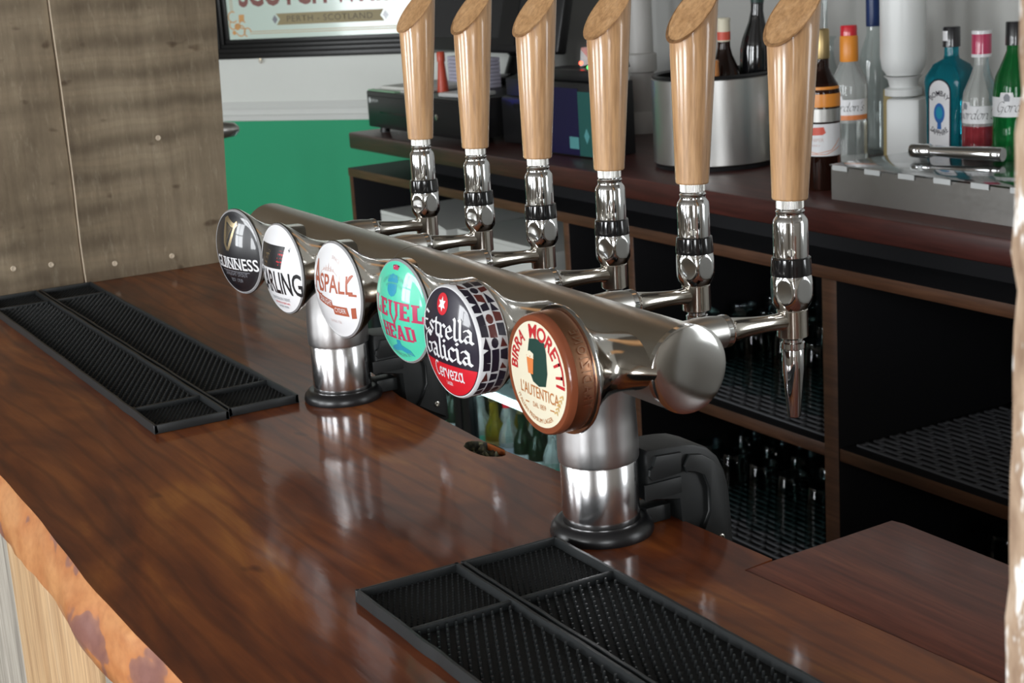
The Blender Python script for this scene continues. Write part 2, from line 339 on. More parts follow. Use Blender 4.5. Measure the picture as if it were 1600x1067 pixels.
BL = {'s': (.78, [[(.7, .88), (.4, 1), (.12, .75), (.65, .35), (.4, 0), (.05, .15)]]), 't': (.7, [[(.3, 1.35), (.3, .15), (.5, 0), (.66, .12)], [(.05, 1), (.62, 1)]]), 'r': (.72, [[(.08, 1), (.2, .9), (.2, .1), (.34, 0)], [(.2, .75), (.48, 1), (.68, .85)]]),
      'e': (.78, [[(.15, .48), (.65, .66), (.42, 1), (.12, .75), (.12, .2), (.4, 0), (.7, .2)]]), 'l': (.5, [[(.1, 1.65), (.2, 1.5), (.2, .15), (.36, 0), (.46, .1)]]), 'a': (.86, [[(.1, .88), (.35, 1), (.6, .8), (.6, .12), (.78, 0)], [(.6, .55), (.3, .5), (.1, .25), (.3, 0), (.6, .2)]]),
      'i': (.5, [[(.1, 1), (.2, .9), (.2, .12), (.38, 0)], [(.16, 1.4), (.26, 1.34)]]), 'c': (.74, [[(.65, .86), (.4, 1), (.12, .75), (.12, .2), (.4, 0), (.68, .2)]]), 'E': (1.05, [[(.95, 1.5), (.5, 1.65), (.15, 1.2), (.15, .3), (.5, 0), (.95, .25)], [(.15, .8), (.75, .88)]]),
      'G': (1.1, [[(.98, 1.4), (.55, 1.65), (.15, 1.2), (.15, .35), (.5, 0), (.95, .25), (.95, .78), (.6, .78)]])}
def circ(cx, cy, rx, ry, a0, a1, n=9): return [(cx+rx*math.cos(R(a0+(a1-a0)*i/n)), cy+ry*math.sin(R(a0+(a1-a0)*i/n))) for i in range(n+1)]
SCR = {'C': (.95, [circ(.55, .8, .45, .8, 60, 300, 12)]), 'e': (.72, [[(.12, .42)]+circ(.36, .5, .28, .5, 0, 310, 12)]), 'r': (.6, [[(.12, 1), (.12, 0)], [(.12, .6)]+circ(.38, .62, .2, .36, 150, 40, 5)]), 'v': (.72, [[(.06, 1), (.3, 0), (.64, 1)]]), 'z': (.76, [[(.08, .98), (.62, .98), (.06, .04), (.68, .04)]]), 'a': (.8, [circ(.34, .5, .28, .5, 30, 330, 12), [(.64, 1), (.64, .15), (.78, 0)]]),
       'G': (1.15, [circ(.55, .8, .48, .8, 50, 330, 14)+[(.98, .75), (.6, .75)], [(.98, .75), (.9, -.2), (.5, -.5)]]), 'o': (.74, [circ(.36, .5, .28, .5, 90, 450, 12), [(.5, .95), (.78, .85)]]), 'd': (.82, [circ(.34, .5, .28, .5, 30, 330, 12), [(.62, 1.7), (.62, .12), (.8, 0)]]), 'n': (.8, [[(.1, 1), (.1, 0)], [(.1, .5)]+circ(.38, .66, .22, .33, 140, 0, 6)+[(.6, .12), (.76, 0)]]), "'": (.3, [[(.18, 1.7), (.1, 1.35)]]), 's': (.62, [[(.5, .86), (.3, 1), (.12, .78), (.5, .3), (.3, 0), (.04, .14)]])}
def strokes(s, font, wd, ang, thin=0.3, gap=0.0):
    x = 0; vs, fs = [], []
    for ch in s:
        adv, ls = font[ch]; a, b = nib([[(px+x, py) for px, py in l] for l in ls], wd, ang, thin); n = len(vs); vs += a; fs += [tuple(i+n for i in f) for f in b]; x += adv+gap
    return vs, fs
def disc2(cx, cy, rx, ry, n=28, a0=0, a1=360):
    full = abs(a1-a0) >= 360
    pts = [(cx+rx*math.cos(R(a0+(a1-a0)*i/n)), cy+ry*math.sin(R(a0+(a1-a0)*i/n))) for i in range(n if full else n+1)]
    return pts, [tuple(range(len(pts)))]
def poly2(pts): return list(pts), [tuple(range(len(pts)))]
def ring2(r0, r1, n=48, a0=0, a1=360):
    vs, fs = [], []
    for i in range(n+1):
        a = R(a0+(a1-a0)*i/n); vs += [(r0*math.cos(a), r0*math.sin(a)), (r1*math.cos(a), r1*math.sin(a))]
    fs = [(2*i, 2*i+1, 2*i+3, 2*i+2) for i in range(n)]
    return vs, fs
def decal(name, shapes, m, parent, mapf, maxlen=0.006, label=None):
    """flat 2D shapes, cut fine and laid on a surface by mapf(x, y) -> point"""
    bm = B()
    for vs, fs in shapes:
        bv = [bm.verts.new((x, y, 0)) for x, y in vs]
        for f in fs:
            try: bm.faces.new([bv[i] for i in f])
            except ValueError: pass
    bmesh.ops.triangulate(bm, faces=bm.faces[:])
    for _ in range(4):
        es = [e for e in bm.edges if e.calc_length() > maxlen]
        if not es: break
        bmesh.ops.subdivide_edges(bm, edges=es, cuts=1, use_grid_fill=False)
        bmesh.ops.triangulate(bm, faces=[f for f in bm.faces if len(f.verts) > 3])
    for v in bm.verts: v.co = mapf(v.co.x, v.co.y)
    me = bpy.data.meshes.new(name); bm.to_mesh(me); bm.free(); me.materials.append(M[m]); me.shade_smooth()
    o = bpy.data.objects.new(name, me); C.objects.link(o); o.parent = parent
    if label: o['label'] = label
    return o

# ================================================================== THE ROOM
FL = -1.05; CE = 1.55
bm = B(); box(bm, -5.6, RW, FW, 1.86, FL-0.1, FL); struct('floor', bm, 'floor')
bm = B(); box(bm, -5.6, RW+0.1, FW-0.1, 1.9, CE, CE+0.1); struct('ceiling', bm, 'ceiling')
bm = B(); box(bm, -2.75, 2.12, 1.80, 1.9, FL, CE); box(bm, 3.08, RW, 1.80, 1.9, FL, CE); box(bm, 2.12, 3.08, 1.80, 1.9, FL, -0.1); box(bm, 2.12, 3.08, 1.80, 1.9, 1.35, CE); struct('wall_back', bm, 'wall_grey')
bm = B(); box(bm, 2.06, 2.12, 1.77, 1.80, -0.16, 1.41); box(bm, 3.08, 3.14, 1.77, 1.80, -0.16, 1.41); box(bm, 2.12, 3.08, 1.77, 1.80, 1.35, 1.41); box(bm, 2.04, 3.16, 1.74, 1.80, -0.16, -0.1); struct('window_5', bm, 'trim_white')
# diagonal end wall: white above a green dado
WP = Vector((-3.4, 1.1839, 0)); WR = R(35)
bm = B(); box(bm, -2.8, 0.9, 0.0, 0.1, 0.0, CE, mi=0); box(bm, -2.8, 0.9, 0.0, 0.1, FL, 0.0, mi=1)
struct('wall_left', bm, ['wall_white', 'wall_green'], loc=(WP.x, WP.y, 0), rot=(0, 0, WR))
bm = B(); prism(bm, [(0, -0.012), (-0.018, -0.010), (-0.020, 0.006), (-0.012, 0.012), (-0.014, 0.028), (-0.006, 0.036), (-0.004, 0.050), (0, 0.054)], -2.8, 0.9, Matrix(((0, 0, 1, 0), (1, 0, 0, 0), (0, 1, 0, 0), (0, 0, 0, 1))))
struct('trim_1', bm, 'trim_white', loc=(WP.x, WP.y, 0), rot=(0, 0, WR))
bm = B(); box(bm, -5.7, -5.6, FW, 0.0, FL, CE); struct('wall_side', bm, 'wall_room')
def wall_with_holes(name, u0, u1, holes, place):
    bm = B(); cur = u0
    for a, b, z0, z1 in holes:
        box(bm, cur, a, 0, 0.12, FL, CE); box(bm, a, b, 0, 0.12, FL, z0); box(bm, a, b, 0, 0.12, z1, CE); cur = b
    box(bm, cur, u1, 0, 0.12, FL, CE); return struct(name, bm, 'wall_room', **place)
fh = [(-2.9, -1.7, -0.15, 1.4), (-0.8, 0.4, -0.15, 1.4), (1.23, 2.27, -0.15, 1.4)]
wall_with_holes('wall_front', -5.6, RW, fh, dict(loc=(0, FW-0.12, 0)))
rh = [(-2.6, -1.2, -0.15, 1.4)]
wall_with_holes('wall_right', FW, 1.86, rh, dict(loc=(RW+0.12, 0, 0), rot=(0, 0, R(90))))
n = 0
for hs, rz, loc in ((fh, 0, (0, FW, 0)), (rh, R(90), (RW, 0, 0))):
    for a, b, z0, z1 in hs:
        n += 1; bm = B()
        box(bm, a-0.06, a, -0.0, 0.03, z0-0.06, z1+0.06); box(bm, b, b+0.06, 0, 0.03, z0-0.06, z1+0.06); box(bm, a, b, 0, 0.03, z1, z1+0.06); box(bm, a-0.08, b+0.08, -0.0, 0.08, z0-0.05, z0)
        zm = (z0+z1)/2; xm = (a+b)/2
        box(bm, a, b, -0.03, 0.0, zm-0.03, zm+0.03); box(bm, xm-0.02, xm+0.02, -0.03, 0.0, z0, z1)
        struct('window_%d' % n, bm, 'trim_white', loc=loc, rot=(0, 0, rz if rz else 0))
# thin white conduit down the back wall
bm = B(); tube(bm, [(-0.66, 1.785, 0.0), (-0.66, 1.785, CE)], 0.012, 12); struct('trim_2', bm, 'trim_white')

# ================================================================== THE BAR COUNTER
bar = thing('bar_counter', 'long varnished dark wood bar counter with a barky live edge', 'bar counter', (0, 0, FL))
UP = (0, 0, -FL)          # parts are modelled about the bar top, z = 0
def fy(x): return -0.570+0.006*noise.noise(Vector((x*3.1, 0.3, 0)))+0.003*noise.noise(Vector((x*9.0, 5.3, 0)))
X0, X1 = -1.03, 2.9  # unseen stretch beyond the post lengthened to block low window light
NF = 104
front = [(X0+(X1-X0)*i/NF, 0) for i in range(NF+1)]; front = [(x, fy(x)) for x, _ in front]
back = [(X1, -0.070), (1.03, -0.080), (0.869, -0.088), (0.762, -0.0935), (0.757, -0.059), (0.661, -0.062), (0.562, -0.067), (0.42, -0.080), (0.345, -0.0875), (0.288, -0.090), (0.16, -0.086), (0.054, -0.082), (-0.03, -0.07), (-0.25, -0.02), (-0.6, 0.06), (X0, 0.12)]
hole = []
for i in range(22):
    a = 2*PI*i/22; rr = 1+0.16*noise.noise(Vector((math.cos(a)*2, math.sin(a)*2, 4)))
    hole.append((0.310+0.036*rr*math.cos(a), -0.1025+0.0165*rr*math.sin(a)+0.06*(0.03*math.cos(a))))
bm = B(); T = 0.055
def loop(pts, z): return [bm.verts.new((x, y, z)) for x, y in pts]
ol, hl = loop(front+back, 0), loop(hole, 0)
def inside(p, poly):
    c = False
    for (xa, ya), (xb, yb) in zip(poly, poly[1:]+poly[:1]):
        if (ya > p[1]) != (yb > p[1]) and p[0] < (xb-xa)*(p[1]-ya)/(yb-ya)+xa: c = not c
    return c
pts_ = front+back+hole; n0, n1 = len(front+back), len(hole)
co_, _, tri_, ov_, _, _ = delaunay_2d_cdt([Vector(p) for p in pts_], [(i, (i+1) % n0) for i in range(n0)]+[(n0+i, n0+(i+1) % n1) for i in range(n1)], [], 0, 1e-6)
vl_ = [(ol+hl)[o[0]] if o else bm.verts.new((c[0], c[1], 0)) for c, o in zip(co_, ov_)]
for f in tri_:
    cx, cy = sum(co_[i][0] for i in f)/3, sum(co_[i][1] for i in f)/3
    if inside((cx, cy), front+back) and not inside((cx, cy), hole): bm.faces.new([vl_[i] for i in f])
# sides: back edge and hole walls go straight down
for L_, rng in ((ol, range(len(front)-1, len(ol))), (hl, range(len(hl)))):
    low = {}
    for i in list(rng)+[(rng[-1]+1) % len(L_)]:
        low[i] = bm.verts.new((L_[i].co.x, L_[i].co.y, -T))
    for i in rng:
        j = (i+1) % len(L_); bm.faces.new((L_[i], L_[j], low[j], low[i])).material_index = 1 if L_ is hl else 0  # hole walls coloured dark by reusing the packing's material
obj('worktop', bm, ['bar_top', 'moss'], bar, UP, smooth=30)
bm = B(); prof = [(0, 0), (-0.003, -0.004), (-0.008, -0.013), (-0.013, -0.026), (-0.016, -0.040), (-0.015, -0.052), (-0.004, -0.060), (0.03, -0.060)]
rows = []
for i in range(236):
    x = X0+(X1-X0)*i/235; r = []
    for j, (dy, dz) in enumerate(prof):
        am = 0 if j == 0 else 1
        d = am*(0.006*noise.noise(Vector((x*6, dz*30, 1)))+0.003*noise.noise(Vector((x*22, dz*80, 2)))); zz = am*(j/7)*0.010*noise.noise(Vector((x*5, 0, 9)))
        # follow the straight chords of the worktop's front edge
        t = (x-X0)/(X1-X0)*NF; q = min(int(t), NF-1); yy = front[q][1]+(front[q+1][1]-front[q][1])*(t-q)
        r.append(bm.verts.new((x, yy+dy-d, dz+zz)))
    rows.append(r)
for a, b in zip(rows, rows[1:]):
    for j in range(len(prof)-1): bm.faces.new((a[j], a[j+1], b[j+1], b[j]))
tag(obj('live_edge', bm, 'live_edge', bar, UP, smooth=50), 'orange-brown live edge with purple bark patches')
bds = [(-1.02, -0.66), (-0.655, -0.32), (-0.315, 0.028), (0.034, 0.402), (0.408, 0.77), (0.776, 1.14), (1.146, 1.6), (1.606, 2.02), (2.026, 2.45), (2.456, 2.88)]
for i, (a, b) in enumerate(bds):
    bm = B(); d = 0.004*(i % 3)
    box(bm, a, b, -0.572+d, -0.545+d, FL+0.002, -0.056, 0.002)
    obj('board', bm, 'tan_board' if i in (3, 5) else 'grey_board', bar, UP)
bm = B(); box(bm, -1.02, 2.88, -0.535, -0.515, FL+0.002, -0.057); box(bm, -1.02, -0.99, -0.51, -0.11, FL+0.002, -0.057); box(bm, 0.70, 0.73, -0.51, -0.11, FL+0.002, -0.057); box(bm, 2.85, 2.88, -0.51, -0.11, FL+0.002, -0.057)
obj('carcass', bm, 'cabinet_in', bar, UP)
bm = B()
for v in lathe(bm, [(0.043, -0.05), (0.043, -0.020), (0.038, -0.012), (0.030, -0.011), (0.020, -0.006), (0.010, -0.010), (0, -0.004)], 40): pass
for v in bm.verts:
    v.co.y *= 0.46; v.co += Vector((0.310, -0.1025, 0)); v.co.z += 0.009*noise.noise(v.co*110)
o = tag(obj('knot_hole_filling', bm, 'moss', bar, UP), 'mossy dark packing in the knot hole')
# the board that returns towards the back bar
rt = thing('counter_return', 'red-brown straight-grained board joined to the bar top beside the post', 'counter', (0.757, 0, FL))
bm = B(); prism(bm, [(0.002, -0.0925), (0.105, -0.0868), (0.273, -0.0785), (0.86, -0.0685), (0.86, 0.091), (0.005, 0.091), (-0.009, 0.088)], -0.045, -0.0005, bev=0.003)
obj('top_board', bm, 'return_top', rt, UP)
bm = B(); box(bm, 0.30, 0.33, -0.05, 0.07, FL+0.002, -0.045); box(bm, 0.8, 0.83, -0.05, 0.07, FL+0.002, -0.045); box(bm, 0.30, 0.83, 0.05, 0.068, FL+0.1, -0.045); obj('support_panel', bm, 'cabinet_in', rt, UP)

# plank partition standing on the far end of the bar
pp = thing('plank_partition', 'weathered grey-brown sawn plank screen standing on the far bar end', 'partition', (-1.006, 0, 0))
def plank(y0, y1, top_y1=None):
    bm = B(); ny, nz = 2, 40; H = CE-0.002
    for s in (0, 1):
        pass
    rows = []
    for k_ in range(nz+1):
        z = 0.0005+(H-0.0005)*k_/nz; e0 = 0.0022*noise.noise(Vector((y0*7, z*9, 1))); e1 = 0.0025*noise.noise(Vector((y1*7, z*9, 2))); l = (top_y1-y1)*z/0.47 if top_y1 else 0
        rows.append([bm.verts.new(p) for p in ((0, y0+e0, z), (-0.0, y1+l+e1, z), (-0.028, y1+l+e1, z), (-0.028, y0+e0, z))])
    for a, b in zip(rows, rows[1:]):
        for i in range(4): f = bm.faces.new((a[i], a[(i+1) % 4], b[(i+1) % 4], b[i])); f.material_index = 1 if i in (1, 3) else 0
    bm.faces.new(rows[0][::-1]); bm.faces.new(rows[-1]); return obj('plank', bm, ['plank', 'plank_end'], pp, (0.006 if top_y1 else 0, 0, 0), smooth=30)
plank(-0.62, -0.1925); plank(-0.1895, 0.081, 0.103)
for (y, z) in ((-0.31, 0.045), (-0.245, 0.042), (-0.135, 0.028), (-0.03, 0.026), (-0.03, 0.24)):
    bm = B(); lathe(bm, [(0.0048, -0.002), (0.0048, 0.0012), (0.0036, 0.0018), (0.0030, 0.0006), (0, 0.0006)], 12, Matrix.Rotation(R(90), 4, 'Y')); obj('screw', bm, 'plank_end', pp, (0.006 if y > -0.19 else 0, y, z))

# rough pale post close on the right
bm = B(); nz = 90; rows = []
for k_ in range(nz+1):
    z = 0.0008+(CE-0.003)*k_/nz; ln = -0.0065*(z-0.35)
    d = 0.0022*noise.noise(Vector((z*26, 3, 0)))+0.0016*noise.noise(Vector((z*70, 1, 5)))
    ring = []
    for (px, py) in ((1.3125, -0.366), (1.3125, -0.30), (1.345, -0.26), (1.43, -0.26), (1.43, -0.366), (1.36, -0.3685), (1.325, -0.3705)):
        dd = d if px < 1.34 else 0.4*d; ring.append(bm.verts.new((px+0.005+dd-ln*0.73, py+0.0045+dd*0.7-ln*0.68, z)))
    rows.append(ring)
for a, b in zip(rows, rows[1:]):
    for i in range(7): bm.faces.new((a[i], a[(i+1) % 7], b[(i+1) % 7], b[i]))
bm.faces.new(rows[0][::-1]); bm.faces.new(rows[-1])
tag(obj('wooden_post', bm, 'post', smooth=35), 'rough pale wooden post with white flecks at the right edge', 'post')

# ================================================================== BAR MATS
def bar_mat(label, x0, x1, y0, y1, ends):
    t = thing('bar_mat', label, 'bar mat', ((x0+x1)/2, (y0+y1)/2, 0.0002), 0, 'rubber bar mats')
    L2, W2 = (x1-x0)/2, (y1-y0)/2; H = 0.011; rw = 0.0035
    bm = B(); box(bm, -L2+rw, L2-rw, -W2+rw, W2-rw, 0, 0.0028); obj('tray', bm, 'rubber', t)
    bm = B(); n_ = 60
    def wob(i, s): return 0.0012*noise.noise(Vector((i*0.35, s, x0*5)))
    for s in (-1, 1):
        a = [[], [], [], []]
        for i in range(n_+1):
            x = -L2+2*L2*i/n_; y = s*W2+wob(i, s*3+y0*9)*(0 < i < n_)
            for q, (yy, zz) in enumerate(((y, 0), (y-s*0.0008, H), (y-s*rw, H), (y-s*(rw+0.001), 0.002))): a[q].append(bm.verts.new((x, yy, zz)))
        for i in range(n_):
            for q in range(3): bm.faces.new((a[q][i], a[q][i+1], a[q+1][i+1], a[q+1][i]))
        for i in (0, n_): bm.faces.new([a[q][i] for q in range(4)])
    for s in (-1, 1): box(bm, s*L2-(rw if s > 0 else 0), s*L2+(rw if s < 0 else 0), -W2, W2, 0, H, 0.0008)
    obj('rim', bm, 'rubber_rim', t)
    cuts = []
    for e in ends:
        xr = (L2-0.10) if e > 0 else (-L2+0.10); cuts.append(xr)
        bm = B(); box(bm, xr-0.002, xr+0.002, -W2+rw, W2-rw, 0.002, 0.0095, 0.0006); obj('rib', bm, 'rubber_rim', t)
    # moulded nubs: tall ones in the long field, low fine ones in the end pockets
    bm = B()
    def nub(x, y, r, h):
        a = [bm.verts.new((x+r*math.cos(PI/3*i), y+r*math.sin(PI/3*i), 0.0026)) for i in range(6)]; b = [bm.verts.new((x+0.62*r*math.cos(PI/3*i), y+0.62*r*math.sin(PI/3*i), 0.0026+h)) for i in range(6)]
        for i in range(6): bm.faces.new((a[i], a[(i+1) % 6], b[(i+1) % 6], b[i]))
        bm.faces.new(b)
    lo = -L2+0.10 if -1 in ends else -L2; hi = L2-0.10 if 1 in ends else L2
    p = 0.0084; i = 0; x = lo+0.007
    while x < hi-0.005:
        y = -W2+0.0085+(p/2 if i % 2 else 0)
        while y < W2-0.007: nub(x, y, 0.0017, 0.0056); y += p
        x += p*1.05; i += 1
    tag(obj('nubs', bm, 'rubber_nub', t, smooth=None), kind='stuff')
    bm = B(); p = 0.0056
    for e in ends:
        a, b = (hi, L2) if e > 0 else (-L2, lo); x = a+0.006; i = 0
        while x < b-0.005:
            y = -W2+0.007+(p/2 if i % 2 else 0)
            while y < W2-0.006: nub(x, y, 0.0013, 0.0022); y += p
            x += p*1.0; i += 1
    tag(obj('fine_nubs', bm, 'rubber', t, smooth=None), kind='stuff')
bar_mat('black rubber bar mat by the plank screen, nearer the front edge', -0.955, 0.001, -0.380, -0.2862, (-1, 1))
bar_mat('black rubber bar mat by the plank screen, nearer the taps', -0.955, -0.008, -0.2838, -0.192, (-1, 1))
bar_mat('black rubber bar mat in the foreground, nearer the front edge', 0.612, 1.28, -0.395, -0.2945, (-1,))
bar_mat('black rubber bar mat in the foreground, nearest the near column', 0.612, 1.28, -0.2925, -0.193, (-1,))

# ================================================================== THE BEER FONT (T-bar with six taps)
TY, TZ, TR = -0.138, 0.187, 0.0372
font = thing('beer_font', 'six-tap brushed steel beer font on two columns on the bar', 'beer font', (0, TY, 0))
RY = Matrix.Rotation(R(90), 4, 'Y')
bm = B(); prof = [(0.0, -0.193), (0.030, -0.193), (TR, -0.189), (TR, 0.243), (TR-0.0006, 0.2436), (TR-0.0006, 0.2446), (TR, 0.2452), (TR, 0.748)]
lathe(bm, prof, 64, RY); obj('tube', bm, 'brushed', font, (0, 0, TZ))
bm = B(); prof = [(TR, 0.748), (TR+0.0006, 0.7485), (TR+0.0006, 0.754)]+[(TR*math.cos(R(a)), 0.754+0.0035*math.sin(R(a))) for a in range(10, 91, 10)]
prof[-1] = (0, 0.7575); lathe(bm, prof, 64, RY); tag(obj('end_cap', bm, 'cap_steel', font, (0, 0, TZ)), 'pale polished domed end cap')
for cx in (0.007, 0.604):
    bm = B(); lathe(bm, [(0.0355, 0.0718), (0.0372, 0.0724), (0.0378, 0.075), (0.0378, 0.09), (0.0370, 0.11), (0.0360, 0.125), (0.0355, 0.165)], 48)
    for v in bm.verts:          # the neck opens into a saddle under the tube
        if v.co.z > 0.1:
            f = (v.co.z-0.1)/0.065; v.co.x *= 1+0.32*f*f
    col = obj('column', bm, 'brushed_v', font, (cx, 0, 0))
    bm = B(); lathe(bm, [(0.0355, 0.010), (0.0362, 0.012), (0.0362, 0.0705), (0.0355, 0.0716)], 48); obj('sleeve', bm, 'sleeve_steel', col)
    bm = B(); lathe(bm, [(0.0362, 0.0), (0.048, 0.0), (0.0490, 0.003), (0.0475, 0.009), (0.0435, 0.0135), (0.040, 0.0145), (0.0365, 0.0135)], 48); obj('base_ring', bm, 'ring', col)
    # moulded clamp housing behind the column, hooked over the back edge
    bm = B(); YZ = Matrix(((0, 0, 1, 0), (1, 0, 0, 0), (0, 1, 0, 0), (0, 0, 0, 1)))
    yb = -0.138-TY
    sh_ = Matrix.Translation((0, -0.010, 0))
    out = [(0.045, 0.028), (0.045, 0.078), (0.060, 0.0765), (0.085, 0.0745)]+[(0.090+0.046*math.cos(R(a)), 0.022+0.052*math.sin(R(a))) for a in (80, 60, 40, 20, 0)]+[(0.136, -0.012), (0.140, -0.02), (0.141, -0.048), (0.125, -0.056), (0.083, -0.056), (0.083, 0.026)]
    prism(bm, out, -0.020, 0.028, sh_ @ YZ, bev=0.0025)
    hs = obj('clamp_housing', bm, 'black_satin', col)
    bm = B()                      # raised hook-shaped band on its face
    hook = [(0.090, 0.066)]+[(0.090+0.040*math.cos(R(a)), 0.022+0.044*math.sin(R(a))) for a in (70, 50, 30, 10, 0)]+[(0.130, -0.004), (0.134, -0.018), (0.134, -0.044), (0.112, -0.030), (0.096, -0.022), (0.104, -0.012), (0.113, 0.004), (0.113, 0.028), (0.107, 0.044), (0.096, 0.050), (0.086, 0.049), (0.083, 0.056)]
    prism(bm, hook, 0.0278, 0.0335, YZ, bev=0.0015)
    prism(bm, [(0.044, 0.054), (0.048, 0.049), (0.080, 0.050), (0.081, 0.070), (0.052, 0.072), (0.050, 0.062), (0.045, 0.060)], 0.0278, 0.0325, YZ, bev=0.001)
    prism(bm, [(0.040, 0.030), (0.081, 0.030), (0.081, 0.046), (0.040, 0.046)], 0.0278, 0.031, YZ, bev=0.001)
    xf(bm.verts, sh_)
    obj('clamp_face', bm, 'black_satin', col)
    bm = B(); lathe(bm, [(0.0036, 0), (0.0036, 0.0012), (0.0024, 0.0016), (0.0014, 0.0004), (0, 0.0004)], 14, RY); tag(obj('screw', bm, 'screw', col, (0.0334, 0.112, -0.0235)), 'bright screw head')
    bm = B(); box(bm, -0.01, 0.016, 0.040, 0.068, 0.0004, 0.017, 0.002); obj('clamp_foot', bm, 'black_satin', col)

# ---- taps
def flat_bulb(bm, prof, nf, dist, zc, seg=96):
    vs = lathe(bm, prof, seg)
    for v in vs:
        for i in range(nf):
            a = 2*PI*i/nf; d = v.co.x*math.cos(a)+v.co.y*math.sin(a)
            if d > dist: v.co.x -= (d-dist)*math.cos(a); v.co.y -= (d-dist)*math.sin(a)
ZB = TZ-0.003       # taps' own zero: bottom of the tap body
def make_tap():
    bm = B()
    lathe(bm, [(0.0, 0.0), (0.0095, 0.0), (0.0128, 0.0006), (0.0138, 0.0014), (0.0138, 0.0022), (0.0138, 0.0244), (0.0138, 0.0252), (0.0130, 0.0262), (0, 0.0262)], 32)
    # polished arm from the collar, waisted, flaring into the body
    arm = [(-0.078, 0.0185, 0.0138), (-0.074, 0.0185, 0.0138), (-0.072, 0.0185, 0.0120), (-0.066, 0.0182, 0.0108), (-0.055, 0.018, 0.0092), (-0.042, 0.0175, 0.0080), (-0.030, 0.017, 0.0073), (-0.018, 0.0165, 0.0075), (-0.008, 0.016, 0.0090)]
    tube(bm, [(0, y, z) for y, z, r in arm], [r for *_, r in arm], 28)
    t = obj('tap', bm, 'nickel', font, (0, 0, 0), smooth=38)
    bm = B(); c = [(-0.1205, 0.0175, 0.0165), (-0.100, 0.019, 0.0158), (-0.088, 0.019, 0.0148), (-0.078, 0.0185, 0.0138)]
    tube(bm, [(0, y, z) for y, z, r in c], [r for *_, r in c], 28); obj('collar', bm, 'satin', t)
    bm = B(); tube(bm, [(0, -0.079, 0.0185), (0, -0.0745, 0.0185)], 0.0145, 28); tube(bm, [(0, -0.0735, 0.0185), (0, -0.0725, 0.0185), (0, -0.0705, 0.0185)], [0.0138, 0.0142, 0.0125], 28); obj('collar_ring', bm, 'chrome', t)
    bm = B(); pf = []
    for i in range(25):
        q = i/24; z = 0.026+0.031*q; u = (0.56-q)/0.56 if q < 0.56 else (q-0.56)/0.44; pf.append((0.0193-(0.0060 if q < 0.56 else 0.0022)*u**2.4, z))
    flat_bulb(bm, pf, 6, 0.0175, 0.042); obj('faceted_bulb', bm, 'chrome', t, smooth=22)
    bm = B(); lathe(bm, [(0.0160, 0.0565), (0.0180, 0.0572), (0.0181, 0.060), (0.0172, 0.0722), (0.0160, 0.073)], 40); tag(obj('black_ring', bm, 'black_gloss', t), 'gloss black ring')
    bm = B(); lathe(bm, [(0.0140, 0.0725), (0.0153, 0.0733), (0.0154, 0.0745), (0.0154, 0.1030), (0.0152, 0.1045), (0.0147, 0.1062), (0.0130, 0.1085), (0.0124, 0.1092), (0.0122, 0.1100), (0.0122, 0.1125), (0.0128, 0.1135), (0.0122, 0.1145), (0.0112, 0.1150), (0.0112, 0.1165)], 40); obj('sleeve', bm, 'chrome', t)
    bm = B(); n_ = 56; lathe(bm, [(0.0118, 0.1163), (0.0122, 0.1166), (0.0122, 0.1238), (0.0116, 0.1243)], n_*2)
    for i, v in enumerate(bm.verts):
        if (i % 2): v.co.x *= 0.975; v.co.y *= 0.975
    obj('knurled_nut', bm, 'satin', t, smooth=None)
    a = R(-38); bm = B(); lathe(bm, [(0.0034, -0.001), (0.0034, 0.0009), (0.0030, 0.0013), (0, 0.0013)], 16)
    box(bm, -0.0030, 0.0030, -0.0004, 0.0004, 0.0012, 0.0015, mi=1)
    obj('screw', bm, ['screw', 'black'], t, (0.0150*math.cos(a), 0.0150*math.sin(a), 0.0790), (0, R(90), a))
    bm = B(); lathe(bm, [(0.0, 0.0), (0.0092, -0.001), (0.0092, -0.0035), (0.0106, -0.0045), (0.0106, -0.0095), (0.0096, -0.0105), (0.0100, -0.012), (0.0100, -0.0285), (0.0060, -0.072), (0.0052, -0.0735), (0.0044, -0.0725), (0.0040, -0.066), (0.0, -0.066)], 32); obj('nozzle', bm, 'chrome', t)
    # oak handle: leaning slightly back, cut at a slant on the customer's side
    bm = B(); seg = 40; zr = [0.0, 0.0012]+[0.0012+0.20*i/14 for i in range(1, 15)]
    vs = lathe(bm, [((0.0150 if i == 0 else 0.0158)+0.046*z, z) for i, z in enumerate(zr)], seg)
    sl = math.tan(R(49)); zc = 0.160
    for v in vs:
        lim = zc+sl*(v.co.y-0.10*v.co.x)
        if v.co.z > lim: v.co.z = max(lim, 0.1)
    bmesh.ops.remove_doubles(bm, verts=bm.verts[:], dist=0.00002)
    bmesh.ops.dissolve_degenerate(bm, edges=bm.edges[:], dist=0.00002)
    for v in bm.verts: v.co.z = v.co.z
    obj('handle', bm, 'handle', t, (0, 0, 0.1238), (R(-2.6), R(0.3), 0), smooth=32)
    return t
tap0 = make_tap()
tl = ['tap behind the black badge with a golden harp', 'tap behind the white badge with black letters', 'tap behind the white badge with copper letters', 'tap behind the mint green badge', 'tap behind the black and red badge', 'tap behind the cream and brown badge, nearest']
for i in range(6):
    t = tap0 if i == 0 else copy_tree(tap0, font)
    t.location = (0.144*i-0.001, -TY, ZB); t['label'] = tl[i]

